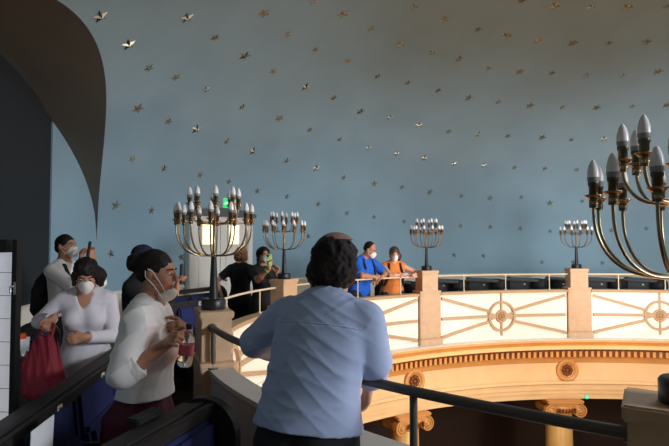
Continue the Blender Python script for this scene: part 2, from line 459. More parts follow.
# ------------------------------------------------------------------ parapet piers, panels, rails
PTH = .09
def pier(td, label):
    c = EP(td); n_ = EN(td); root = empty('parapet_pier', (c.x, c.y, .06), math.atan2(n_.y, n_.x)-math.pi/2)
    H = PIER_TOP-.06
    MB().box((0,0,.05), (.42,.25,.1), bev=.01).build('plinth', M_STONE, root)
    MB().box((0,0,.1+(.78-.1)/2), (.375,.2,.68), bev=.006).build('body', M_STONE, root)
    MB().box((0,0,.78+(H-.81)/2), (.285,.185,H-.81), bev=.004).box((0,0,.79), (.385,.21,.03), bev=.005).build('cap_block', M_STONE, root)
    MB().box((0,0,H-.0225), (.31,.21,.045), bev=.006).build('cap_slab', M_STONE, root)
    return tag(root, label, 'pier', 'parapet piers')
pier(PIERS[0], 'dark shaded pier at lower right under the nearest, largest menorah')
pier(PIERS[1], 'shaded beige pier in the left half under the menorah before the white door')
pier(PIERS[2], 'beige pier under the menorah left of the leaning man\'s head')
pier(PIERS[3], 'sunlit beige pier just right of the woman in orange')
pier(PIERS[4], 'sunlit beige pier under the farthest menorah at right')
CAPZ = .83
def bay(t0, t1, label, rlabel, railmat, rr, nposts, posts=None, capm=None):
    tw = .2/math.hypot(EA*math.sin(t0*D2R), EB*math.cos(t0*D2R))/D2R; tw2 = .2/math.hypot(EA*math.sin(t1*D2R), EB*math.cos(t1*D2R))/D2R
    a, b = t0+tw, t1-tw2; tm = (a+b)/2; N = 25
    root = empty('balustrade', EP(tm)+Vector((0,0,.06)), 0)
    inv = Matrix.Translation(-root.location)
    def B(m, name, mt, par=root):
        m.v = [tuple(inv @ Vector(v)) for v in m.v]; return m.build(name, mt, par)
    B(MB().ring([(-.05,.064), (-.05,.79), (0,.79), (0,.064)], a, b, N), 'panel', M_PANEL)
    B(MB().ring([(.002,.064), (.002,.79), (.05,.79), (.05,.064)], a, b, N), 'back_board', M_GREYBACK)
    B(MB().ring([(-.085,.79), (-.095,.81), (-.085,.83), (.055,.83), (.06,.81), (.055,.79)], a, b, N), 'cap_moulding', capm or M_TAN)
    B(MB().ring([(-.07,.0645), (-.07,.12), (-.05,.13), (-.05,.0645)], a, b, N), 'bottom_moulding', M_CREAM)
    zc, rw = .43, .22
    L = math.radians(1)*math.hypot(EA*math.sin(tm*D2R), EB*math.cos(tm*D2R))   # metres per degree
    def bar(ta, za, tb, zb, w=.022):
        m = MB(); vs = []; n = 14
        for i in range(n):
            t, z = ta+(tb-ta)*i/(n-1), za+(zb-za)*i/(n-1)
            dx, dz = (tb-ta)*L, zb-za; l = math.hypot(dx, dz)
            px, pz = -dz/l*w, dx/l*w
            for s_, o in ((-1,-.052), (-1,-.078), (1,-.078), (1,-.052)):
                p = EP(t+s_*px/L, o); vs.append((p.x, p.y, z+s_*pz))
        m.add(vs, [(i*4+k, (i+1)*4+k, (i+1)*4+(k+1) % 4, i*4+(k+1) % 4) for i in range(n-1) for k in range(4)]+[(0,1,2,3), tuple(range(4*n-4, 4*n))])
        return m
    g = rw/L
    B(bar(a+.3, .74, tm-g*.9, zc+.08), 'lattice_bar', M_GILT); B(bar(b-.3, .74, tm+g*.9, zc+.08), 'lattice_bar', M_GILT)
    B(bar(a+.3, .15, tm-g*.9, zc-.08), 'lattice_bar', M_GILT); B(bar(b-.3, .15, tm+g*.9, zc-.08), 'lattice_bar', M_GILT)
    B(bar(a+.3, zc, tm-.08/L, zc), 'lattice_bar', M_GILT); B(bar(tm+.08/L, zc, b-.3, zc), 'lattice_bar', M_GILT)
    B(bar(tm, .13, tm, zc-.08, .013), 'lattice_bar', M_GILT); B(bar(tm, zc+.08, tm, .79, .013), 'lattice_bar', M_GILT)
    m = MB(); vs = []; n = 48
    for i in range(n):
        an = 2*math.pi*i/n
        for r_, o in ((rw-.016,-.05), (rw-.016,-.09), (rw+.016,-.09), (rw+.016,-.05)):
            p = EP(tm+r_*math.cos(an)/L, o); vs.append((p.x, p.y, zc+r_*math.sin(an)))
    m.add(vs, [(i*4+k, ((i+1) % n)*4+k, ((i+1) % n)*4+(k+1) % 4, i*4+(k+1) % 4) for i in range(n) for k in range(4)])
    B(m, 'wheel_ring', M_GILT)
    n_ = EN(tm); R = basis(ET(tm), Vector((0,0,1)), -n_); c = EP(tm, -.05)+Vector((0,0,zc))
    m = MB().lathe([(.10,0), (.10,.03), (.085,.045), (.07,.03), (0,.03)], 24, c, R)
    for k in range(8):
        an = k*math.pi/4+.2; m.lathe([(0,.02), (.018,.03), (.022,.04), (.012,.055), (0,.06)], 8, c+R @ Vector((.048*math.cos(an), .048*math.sin(an), 0)), R)
    m.lathe([(.022,.02), (.022,.055), (0,.068)], 10, c, R)
    B(m, 'rosette', M_TAN)
    for s_ in (-1, 1):                                      # bow beside the hub
        B(bar(tm+s_*.09/L, zc+.02, tm+s_*(rw+.02)/L, zc+.055, .012), 'bow_bar', M_GILT)
        B(bar(tm+s_*.09/L, zc-.02, tm+s_*(rw+.02)/L, zc-.055, .012), 'bow_bar', M_GILT)
    tag(root, label, 'parapet', 'parapet panels')
    rail = empty('handrail', EP(tm)+Vector((0,0,CAPZ)), 0); inv = Matrix.Translation(-rail.location)
    zr = PIER_TOP-.095
    e = .145/.2
    ts_ = lin(t0+tw*e, t1-tw2*e, 40)
    B(MB().tube([EP(t, .03)+Vector((0,0,zr)) for t in ts_], rr, 10), 'rail_tube', railmat, rail)
    for t in (posts or [a+(b-a)*(k+.68)/nposts for k in range(nposts)]):
        B(MB().tube([EP(t, .03)+Vector((0,0,CAPZ)), EP(t, .03)+Vector((0,0,zr))], rr*.75, 8).lathe([(rr*1.6,0), (rr*1.6,.01)], 10, EP(t,.03)+Vector((0,0,CAPZ))), 'rail_post', railmat, rail)
    for t in (ts_[0], ts_[-1]):
        B(MB().lathe([(rr*1.4,-.006), (rr*1.4,.006)], 12, EP(t,.03)+Vector((0,0,zr)), basis(EN(t), Vector((0,0,1)), ET(t))), 'rail_flange', railmat, rail)
    tag(rail, rlabel, 'handrail', 'handrails on the parapet')
bay(PIERS[0], PIERS[1], 'near parapet panel seen from its plain grey back, in front of the leaning man', 'dark handrail the man in light blue leans on', M_RAIL_SHADED, .019, 3, posts=[-19.6,-42.0], capm=M_GREYBACK)
bay(PIERS[1], PIERS[2], 'parapet panel with gilt lattice seen steeply, behind the leaning man\'s left shoulder', 'handrail in front of the two women in black', M_RAIL_LIT, .012, 3)
bay(PIERS[2], PIERS[3], 'cream parapet panel with lattice below the man in royal blue and woman in orange', 'cream handrail under the forearms of the couple in blue and orange', M_RAIL_LIT, .012, 3)
bay(PIERS[3], PIERS[4], 'brightly lit cream parapet panel with its whole wheel and lattice in view', 'cream handrail between the two farthest menorahs', M_RAIL_LIT, .012, 3)
bay(PIERS[4], PIERS[5], 'cream lattice parapet panel at far right, its wheel behind the nearest menorah', 'cream handrail at far right behind the nearest menorah arms', M_RAIL_LIT, .012, 3)

# ------------------------------------------------------------------ menorahs
def arm_mesh(R, h0, h1, r):
    pts = []
    for k in range(15):
        a = k/14*math.pi/2
        pts.append((R*math.sin(a)**.9 if a > 0 else 0, 0, h0+(h1-h0)*.78*(1-math.cos(a))**1.15-.012*math.sin(2*a)))
    pts.append((R, 0, h1)); return MB().tube(pts, r, 8)
def make_menorah():
    root = empty('menorah')
    MB().lathe([(.076,0), (.078,.005), (.078,.06), (.072,.068), (.04,.07)], 32).build('base_drum', M_BLACKM, root)
    MB().lathe([(.031,.068), (.028,.1), (.018,.335), (.019,.345)], 20).build('stem', M_BLACKM, root)
    MB().lathe([(.019,.343), (.026,.35), (.02,.365), (.009,.375), (.009,.545), (.018,.555), (.02,.57), (.012,.585), (.012,.6), (0,.605)], 16).build('centre_tube', M_BRASS, root)
    proto = {}
    for tier, (n, R, h0, h1, ph) in {'lower': (12, .243, .352, .585, 8), 'upper': (8, .157, .562, .69, 16)}.items():
        am = arm_mesh(R, h0, h1, .0052)
        base = None
        for k in range(n):
            if base is None:
                o = am.build('arm', M_BRASS, root); base = o
                MB().lathe([(.012,h1-.03), (.014,h1-.022), (.012,h1-.012), (.025,h1-.001), (.027,h1+.001), (.025,h1+.003), (.012,h1+.002)], 16, (R,0,0)).build('drip_pan', M_BRASSB, o)
                MB().lathe([(.013,h1-.035), (.0135,h1+.028), (.016,h1+.03), (.016,h1+.04)], 14, (R,0,0)).build('socket', M_BRASSD, o)
                MB().lathe([(.0145,h1+.04), (.017,h1+.045), (.0178,h1+.055)], 14, (R,0,0)).build('bulb_collar', M_BULBN, o)
                MB().lathe([(.0178,h1+.055), (.018,h1+.062), (.0165,h1+.075), (.012,h1+.092), (.006,h1+.104), (0,h1+.109)], 14, (R,0,0)).build('bulb', M_BULB, o)
            else:
                o = copy_tree(base, root)
            o.rotation_euler = (0, 0, (ph+360*k/n)*D2R)
    return root
ML = ['nearest menorah at right edge, its huge frosted bulbs filling the corner', 'large brass menorah in front of the white double door',
      'brass menorah left of the leaning man\'s head, beside the woman in black holding a phone', 'brass menorah just right of the woman in orange',
      'farthest brass menorah, on the pier seen left of the nearest menorah\'s arms']
men = make_menorah()
for i in range(5):
    o = men if i == 0 else copy_tree(men)
    c = EP(PIERS[i]); o.location = (c.x, c.y, PIER_TOP); o.scale = [(.915,.915,.96), (.98,.98,.98)][i > 0]
    o.rotation_euler = (0, 0, [4, 0, 25, 4, 12][i]*D2R)
    tag(o, ML[i], 'menorah', 'brass menorahs on the parapet piers')

# ------------------------------------------------------------------ doors and sign
def wall_at_px(u, v=242):
    d = ray(u, v); ox, oy = -CX, -CY
    A = (d.x/WA)**2+(d.y/WB)**2; B = 2*(d.x*ox/WA**2+d.y*oy/WB**2); C_ = (ox/WA)**2+(oy/WB)**2-1
    t = (-B+math.sqrt(B*B-4*A*C_))/2/A
    return Vector((d.x*t, d.y*t, 0))
pa, pb = wall_at_px(185), wall_at_px(248)
xd = (pb-pa).normalized(); nd = Vector((xd.y, -xd.x, 0)); DWD = (pb-pa).length
pm = (pa+pb)/2
d2 = empty('door_2', (pm.x+nd.x*.06, pm.y+nd.y*.06, 0), math.atan2(xd.y, xd.x)); d2.scale = (1,1,.955)     # local -y faces the hall
w = DWD/2
MB().box((-w+.05,0,1.06), (.1,.16,2.12), bev=.01).box((w-.05,0,1.06), (.1,.16,2.12), bev=.01).box((0,0,2.06), (2*w,.16,.1), bev=.01).build('frame', M_WHITE, d2)
m = MB(); poly = [(-w-.04,2.1)]+[(x, 2.16+.09*(1-(x/(w+.04))**2)) for x in lin(-w-.04, w+.04, 15)]+[(w+.04,2.1)]
m.prism(poly, .22, Matrix.Translation((0,.1,0)) @ Matrix.Rotation(math.pi/2, 4, 'X'))
m.build('lintel', M_LINTEL, d2)
lw = (2*w-.2)/2
for s in (-1, 1):
    cx = s*lw/2
    leaf = MB().box((cx,.02,1.0), (lw-.01,.05,2.0)).box((cx,-.01,.45), (lw*.62,.02,.7), bev=.008).box((cx,-.01,1.2), (lw*.62,.02,.55), bev=.008).build('leaf', M_WHITE, d2)
    MB().box((cx,-.012,1.80), (lw*.40,.02,.33)).build('lit_window', M_LIT, leaf)
    MB().box((cx-lw*.22,-.014,1.80), (.03,.04,.38)).box((cx+lw*.22,-.014,1.80), (.03,.04,.38)).box((cx,-.014,1.98), (lw*.48,.04,.03)).box((cx,-.014,1.62), (lw*.48,.04,.03)).build('window_frame', M_WHITE, leaf)
MB().lathe([(.012,0), (.012,.05), (.022,.055), (.022,.08), (0,.085)], 12, (.06,-.01,1.02), Matrix.Rotation(math.pi/2, 3, 'X')).build('door_knob', M_BRASSB, d2)
struct(d2, 'white double door with lit upper windows behind the near menorah', 'door')
ps = wall_at_px(224.5, 204)
sg = empty('exit_sign', (ps.x+nd.x*.14, ps.y+nd.y*.14, 2.145), math.atan2(xd.y, xd.x), label='green illuminated exit sign above the white door', cat='sign')
MB().box((0,.03,.085), (.26,.06,.19), bev=.008).build('housing', M_WHITE, sg)
MB().box((0,-.004,.085), (.23,.012,.155)).build('sign_face', M_GREEN, sg)
m = MB()                                                    # running figure, arrow and doorway in white
y0 = -.013
def flat(poly): m.prism(poly, .004, Matrix.Translation((0,y0,.085)) @ Matrix.Rotation(math.pi/2, 4, 'X'))
flat([(.03,-.06), (.1,-.06), (.1,.06), (.03,.06), (.03,.045), (.085,.045), (.085,-.045), (.03,-.045)])
m.lathe([(0,0), (.013,0), (.013,.004), (0,.004)], 12, (.0,y0,.137), Matrix.Rotation(math.pi/2, 3, 'X'))
flat([(-.02,.03), (.01,.035), (.012,-.005), (-.015,-.008)])
flat([(-.015,-.005), (-.005,-.005), (-.03,-.05), (-.055,-.045), (-.055,-.035), (-.035,-.038)])
flat([(.0,-.005), (.012,-.005), (.03,-.03), (.02,-.06), (.008,-.057), (.015,-.032)])
flat([(.005,.033), (.012,.025), (.045,.005), (.04,-.003)]); flat([(-.02,.03), (-.014,.02), (-.045,.0), (-.05,.008)])
flat([(-.105,.0), (-.08,.025), (-.08,.008), (-.06,.008), (-.06,-.008), (-.08,-.008), (-.08,-.025)])
m.build('pictogram', M_SIGNW, sg)

# thin glazed screen at the left edge
gs = empty('glazed_screen', (-1.47,2.43,0), dirrz(.12, .99)+math.pi*0, label='black-framed screen of self-glowing frosted glass with silver latch at the left edge', cat='screen')
HW = 1.61
MB().box((-.012,0,HW/2), (.024,.035,HW)).box((-.775,0,HW/2), (.05,.035,HW)).box((-.4,0,HW-.03), (.7,.035,.06)).box((-.4,0,.1), (.7,.035,.2)).build('frame', M_BLACK, gs)
MB().box((-.387,0,.2+(HW-.26)/2), (.73,.012,HW-.26)).build('pane', M_FROST_GLOW, gs)
m = MB()
for k in range(12): m.box((-.387,-.0075,.28+.107*k), (.725,.003,.0025))
m.build('glazing_lines', mat('glazing_grey', (150,154,160), .5), gs)
MB().box((-.006,-.02,1.385), (.010,.008,.06), bev=.003).tube([(-.006,-.022,1.395), (-.006,-.045,1.395), (-.006,-.045,1.365)], .005, 6).build('latch', M_SILVER, gs)

# ------------------------------------------------------------------ pews with tip-up seats
def pew(p0, p1, side, nseats, label, zt=.93, group='dark pews with blue tip-up seats', ends=(1,1), plates=True, arms=True, seatz=True, endr=.15, wood=None, round_up=.0, brw=.13):
    """p0 -> p1 along the row; seats face +y (side=1) or -y (side=-1) of that direction"""
    p0, p1 = Vector((*p0, 0)), Vector((*p1, 0)); d = (p1-p0); L = d.length; d.normalize()
    root = empty('pew', p0, math.atan2(d.y, d.x)); s = side
    def bx(c, size, m=None, bev=.004): return (m or MB()).box((c[0], c[1]*s, c[2]), size, bev=bev)
    bx((L/2,-.015,.5), (L,.03,.8)).build('back_panel', wood or M_DWOOD, root)
    m = MB(); R = Matrix.Rotation(s*10*D2R, 3, 'X')
    m.box((L/2,(-.03-brw/2+.03)*s,zt-.012), (L,brw,.022), R, bev=.006); bx((L/2,.018,zt-.02), (L,.03,.05), m); bx((L/2,-brw+.015,zt-.025), (L,.018,.03), m)
    m.build('book_rest', wood or M_DWOOD, root)
    bx((L/2,-.01,.05), (L,.06,.1)).build('plinth', M_DWOOD, root)
    for k, x in enumerate((0, L)):
        if not ends[k]: continue
        poly = [(-.17,0), (.2,0), (.2,.5), (.13,.62), (.13,zt-endr)]
        poly += [(-.02+endr*math.cos(a), zt-endr+.02+round_up+endr*math.sin(a)) for a in lin(0, math.pi, 17)]+[(-.17,zt-endr)]
        M = Matrix.Translation((x-.025 if k == 0 else x-.02,0,0)) @ Matrix(((0,0,1,0),(s,0,0,0),(0,1,0,0),(0,0,0,1)))
        MB().prism(poly, .045, M).build('end_panel', M_DWOOD, root)
    sw = L/nseats
    for k in range(nseats):
        x = sw*(k+.5)
        R = Matrix.Rotation(s*6*D2R, 3, 'X')
        MB().box((x,.04*s,.70), (sw-.07,.05,.36), R, bev=.02).build('seat_back', M_BLUE, root)
        MB().box((x,.11*s,.54), (sw-.08,.07,.34), Matrix.Rotation(s*12*D2R, 3, 'X'), bev=.025).build('tip_up_seat', M_BLUE, root)
        if plates:
            o = bx((x+.12,.036,zt-.03), (.045,.006,.045), bev=.002).build('number_plate', M_TAG, root)
            mm = MB()
            for q in (-.009, .006): bx((x+.12+q,.040,zt-.03), (.006,.003,.02), mm, 0)
            mm.build('plate_number', M_INK, o)
        if arms and 0 < k:
            m = bx((sw*k,.10,.40), (.035,.2,.5)); bx((sw*k,.1,.64), (.05,.22,.03), m, .008)
            m.build('armrest', M_DWOOD, root)
    if round_up:
        R = Matrix(((0,0,1),(1,0,0),(0,1,0)))
        MB().lathe([(0,-.07), (.10,-.07), (.11,-.06), (.11,.10), (.10,.11), (0,.11)], 28, (-.02,-.05*s,.85), R).build('rounded_end', M_BLACK, root)
        for k in range(nseats):
            MB().box((sw*(k+.5),-.0345*s,zt-.10), (.03,.006,.03)).build('back_plate', M_TAG, root)
            MB().box((sw*(k+.02)+.01,-.0345*s,.6), (.012,.008,.58)).build('divider', M_BLACK, root)
    return tag(root, label, 'pew', group)
pew((-1.14,1.35), (-1.385,3.60), -1, 4, 'long dark pew with blue seats at lower left, a white sheet on it', zt=.89)
pew((-.78,1.35), (-.52,2.2), -1, 2, 'dark pew with rounded end in front of the woman in the white blouse', plates=False)
pew((-2.25,6.3), (-1.62,7.35), -1, 2, 'dark pew beyond the near pier, toward the white door', zt=.97)
pew((-1.95,5.2), (-1.5,6.05), -1, 2, 'dark pew just behind the near woman\'s white mask', zt=.93)
pew((-2.10,3.30), (-2.45,4.40), -1, 2, 'dark pew at the far left behind the red bag, with two leaflets on it')
# far pews, in short angled rows behind the lit parapet
FL = ['angled dark pew, first right of the menorah beside the woman in orange', 'angled dark pew behind the cream rail, second right of that menorah',
      'angled dark pew behind the cream rail, third right of that menorah', 'angled dark pew behind the cream rail, just left of the farthest menorah\'s pier',
      'angled dark pew just right of the farthest menorah\'s pier', 'angled dark pew second right of the farthest menorah\'s pier', 'angled dark pew at the right edge, below the nearest menorah\'s arms']
def far_pew(u, label, dep=.62):
    # the rounded end nearest the hall sits behind the rail at image column u
    best = min((lin(20, 135, 600)), key=lambda t: abs((lambda q: 334.5+F*q.x/(q.y*math.cos(PITCH)) - u)(EP(t, dep))))
    p = EP(best, dep); n_, t_ = EN(best), ET(best)
    q = p + n_*.40 - t_*.40
    return pew((p.x, p.y), (q.x, q.y), -1, 1, label, zt=.95, group='angled pews beyond the far parapet', endr=.10, wood=M_PEWG, round_up=.001, ends=(0,1), brw=.2)
for u, l in zip((460,500.5,541,566+14,619,660), [FL[0],FL[1],FL[2],FL[4],FL[5],FL[6]]): far_pew(u, l)
far_pew(350, 'angled dark pew at the left side of the man in royal blue')
far_pew(412, 'angled dark pew just behind the woman in orange, left of the sunlit pier')

# papers and small things on the pews
o = MB().box((0,0,0), (.19,.003,.26), Matrix.Rotation(-10*D2R, 3, 'X')).build('paper_sheet', M_PAPER)
o.location = (-1.10,1.98,.79); o.rotation_euler = (8*D2R,0,96*D2R+math.pi)
tag(o, 'white sheet standing on the blue seat of the pew at lower left', 'paper')
o = MB().box((0,0,0), (.10,.004,.13)).build('leaflet', M_PAPER); o.location = (-2.13,3.58,.885); o.rotation_euler = (-.05,.15,1.25)
tag(o, 'white leaflet below the orange one, left of the red bag', 'leaflet')
o = MB().box((0,0,0), (.075,.004,.04)).build('leaflet', M_ORANGEP); o.location = (-2.135,3.57,.955); o.rotation_euler = (-.05,.05,1.25)
tag(o, 'small bright orange leaflet left of the red bag', 'leaflet')
o = MB().box((0,0,.012), (.06,.15,.024), bev=.006).build('spectacle_case', M_BLACK); o.location = (-.72,2.0,.925); o.rotation_euler = (0,0,-.35)
tag(o, 'slim black case lying on the near pew in front of the maroon skirt', 'case')

# ------------------------------------------------------------------ figures: signed-distance bodies meshed once
class Sdf:
    def __init__(s): s.p = []
    def _add(s, fn, lo, hi, k, op): s.p.append((fn, np.array(lo, float), np.array(hi, float), k, op)); return s
    def cone(s, a, b, r1, r2=None, k=.02, M=None, op='u', cut0=False, cut1=False):
        r2 = r1 if r2 is None else r2
        a = np.array((M @ Vector(a)) if M else a, float); b = np.array((M @ Vector(b)) if M else b, float); ab = b-a; L2 = max(ab@ab, 1e-9); L = math.sqrt(L2)
        def fn(X, Y, Z):
            px, py, pz = X-a[0], Y-a[1], Z-a[2]
            t0 = (px*ab[0]+py*ab[1]+pz*ab[2])/L2; t = np.clip(t0, 0, 1)
            d = np.sqrt((px-t*ab[0])**2+(py-t*ab[1])**2+(pz-t*ab[2])**2)-(r1+(r2-r1)*t)
            if cut0: d = np.maximum(d, -t0*L)
            if cut1: d = np.maximum(d, (t0-1)*L)
            return d
        r = max(r1, r2); return s._add(fn, np.minimum(a, b)-r, np.maximum(a, b)+r, k, op)
    def ell(s, c, r, k=.02, M=None, op='u', rot=None):
        c = np.array((M @ Vector(c)) if M else c, float); R = np.array((M.to_3x3().normalized() if M else Matrix.Identity(3)) @ (rot or Matrix.Identity(3))); r = np.array(r, float)
        def fn(X, Y, Z):
            p = [X-c[0], Y-c[1], Z-c[2]]
            q = [p[0]*R[0,i]+p[1]*R[1,i]+p[2]*R[2,i] for i in range(3)]
            k0 = np.sqrt(sum((q[i]/r[i])**2 for i in range(3))); k1 = np.sqrt(sum((q[i]/r[i]**2)**2 for i in range(3)))
            return k0*(k0-1)/np.maximum(k1, 1e-9)
        m = r.max(); return s._add(fn, c-m, c+m, k, op)
    def loft(s, secs, M, k=.03, op='u', grow=0, pw=2.0):
        """sections (z, cx, cy, rx, ry) in the frame M"""
        S = np.array(secs, float); Mi = np.array(M.inverted())
        zs = S[:,0]; lo, hi = zs[0], zs[-1]
        def fn(X, Y, Z):
            x = Mi[0,0]*X+Mi[0,1]*Y+Mi[0,2]*Z+Mi[0,3]; y = Mi[1,0]*X+Mi[1,1]*Y+Mi[1,2]*Z+Mi[1,3]; z = Mi[2,0]*X+Mi[2,1]*Y+Mi[2,2]*Z+Mi[2,3]
            cx, cy = np.interp(z, zs, S[:,1]), np.interp(z, zs, S[:,2]); rx, ry = np.interp(z, zs, S[:,3])+grow, np.interp(z, zs, S[:,4])+grow
            q = (np.abs((x-cx)/rx)**pw+np.abs((y-cy)/ry)**pw)**(1/pw)
            return np.maximum((q-1)*np.minimum(rx, ry), np.maximum(lo-z, z-hi))
        R = (S[:,3:5]).max()+abs(S[:,1:3]).max()+grow
        pts = [M @ Vector((x, y, z)) for x in (-R, R) for y in (-R, R) for z in (lo, hi)]
        return s._add(fn, np.min(pts, 0), np.max(pts, 0), k, op)
    def plane(s, p, n):                # keep the side against n
        p, n = np.array(p, float), np.array(Vector(n).normalized(), float)
        return s._add(lambda X, Y, Z: (X-p[0])*n[0]+(Y-p[1])*n[1]+(Z-p[2])*n[2], None if False else (-9,-9,-9), (9,9,9), 0, 'i')
    def build(s, name, vox, m, parent=None, folds=0, ff=(26,26,9), seed=0, curl=0):
        u = [q for q in s.p if q[4] == 'u']
        lo = np.min([q[1] for q in u], 0)-3*vox; hi = np.max([q[2] for q in u], 0)+3*vox
        n = np.ceil((hi-lo)/vox).astype(int)+1
        ax = [(lo[i]+np.arange(n[i])*vox).astype(np.float32) for i in range(3)]
        D = np.full(n, .2, np.float32)
        for fn, a, b, k, op in [q for q in s.p if q[4] != 'i']:
            mg = k+3*vox
            i0 = np.clip(np.floor((a-mg-lo)/vox).astype(int), 0, n); i1 = np.clip(np.ceil((b+mg-lo)/vox).astype(int)+1, 0, n)
            if (i1 <= i0).any(): continue
            sl = tuple(slice(i0[i], i1[i]) for i in range(3))
            X, Y, Z = ax[0][sl[0]][:,None,None], ax[1][sl[1]][None,:,None], ax[2][sl[2]][None,None,:]
            d = fn(X, Y, Z).astype(np.float32); c = D[sl]
            if op == 'u':
                if k > 0:
                    h = np.clip(k-np.abs(c-d), 0, None)/k; D[sl] = np.minimum(c, d)-h*h*k*.25
                else: D[sl] = np.minimum(c, d)
            elif op == 's':
                d = -d
                h = np.clip(k-np.abs(c-d), 0, None)/max(k, 1e-6); D[sl] = np.maximum(c, d)+h*h*k*.25
        if folds or curl:
            X, Y, Z = ax[0][:,None,None], ax[1][None,:,None], ax[2][None,None,:]
            r = np.random.default_rng(seed+5)
            if folds:
                for q in range(4):
                    ph = r.uniform(0, 6.3, 6); a = r.uniform(-1, 1, 3); sc = 1+.45*q
                    w_ = sc*(ff[0]*X*(1 if q % 2 else -1)+ff[1]*a[1]*Y+ff[2]*(1+.5*a[2])*Z)*.5+ph[0]+1.1*np.sin(7*Z+6*X+ph[1])+.9*np.sin(9*Y-5*Z+ph[2])+.5*np.sin(17*X+13*Z+ph[3])
                    g_ = .5+.5*np.sin(8*X-6*Z+5*Y+ph[4])
                    D -= (np.float32(folds*1.8/(1+.3*q))*(1-np.abs(np.sin(w_)))**2.2*g_).astype(np.float32)
            if curl:
                for q in range(4):
                    ph = r.uniform(0, 6.3, 6); f = 55*(1.45**q)
                    D += np.float32(curl/(1.3**q))*(np.sin(f*X+ph[0]+2*np.sin(f*.4*Z+ph[1]))*np.sin(f*Y+ph[2]+2*np.sin(f*.4*X+ph[3]))*np.sin(f*Z*.8+ph[4])).astype(np.float32)
        for fn, a, b, k, op in [q for q in s.p if q[4] == 'i']:
            D = np.maximum(D, fn(ax[0][:,None,None], ax[1][None,:,None], ax[2][None,None,:]).astype(np.float32))
        g = openvdb.FloatGrid(.2); g.copyFromArray(np.ascontiguousarray(D, dtype=np.float32))
        P, Q = g.convertToQuads(isovalue=0.0)
        P = P*vox+lo
        me = bpy.data.meshes.new(name)
        nv, nq = len(P), len(Q)
        me.vertices.add(nv); me.vertices.foreach_set('co', P.astype(np.float32).ravel())
        me.loops.add(nq*4); me.loops.foreach_set('vertex_index', Q.astype(np.int32).ravel())
        me.polygons.add(nq); me.polygons.foreach_set('loop_start', np.arange(0, nq*4, 4, dtype=np.int32))
        me.update(calc_edges=True); me.validate()
        # orientation
        a, b, c, d = (P[Q[:,i]] for i in range(4))
        vol = np.einsum('ij,ij->i', a, np.cross(b, c)).sum()+np.einsum('ij,ij->i', a, np.cross(c, d)).sum()
        if vol < 0: me.flip_normals()
        me.polygons.foreach_set('use_smooth', [True]*len(me.polygons))
        me.materials.append(m)
        o = bpy.data.objects.new(name, me); COL.objects.link(o)
        if parent: o.parent = parent
        return o

def ik(S, W, l1, l2, pole):
    S, W = Vector(S), Vector(W); d = W-S; L = min(d.length, (l1+l2)*.995); dn = d.normalized()
    x = (l1*l1-l2*l2+L*L)/(2*L); h = math.sqrt(max(0, l1*l1-x*x))
    p = Vector(pole); p = (p-dn*p.dot(dn)).normalized()
    return S+dn*x+p*h, S+dn*L

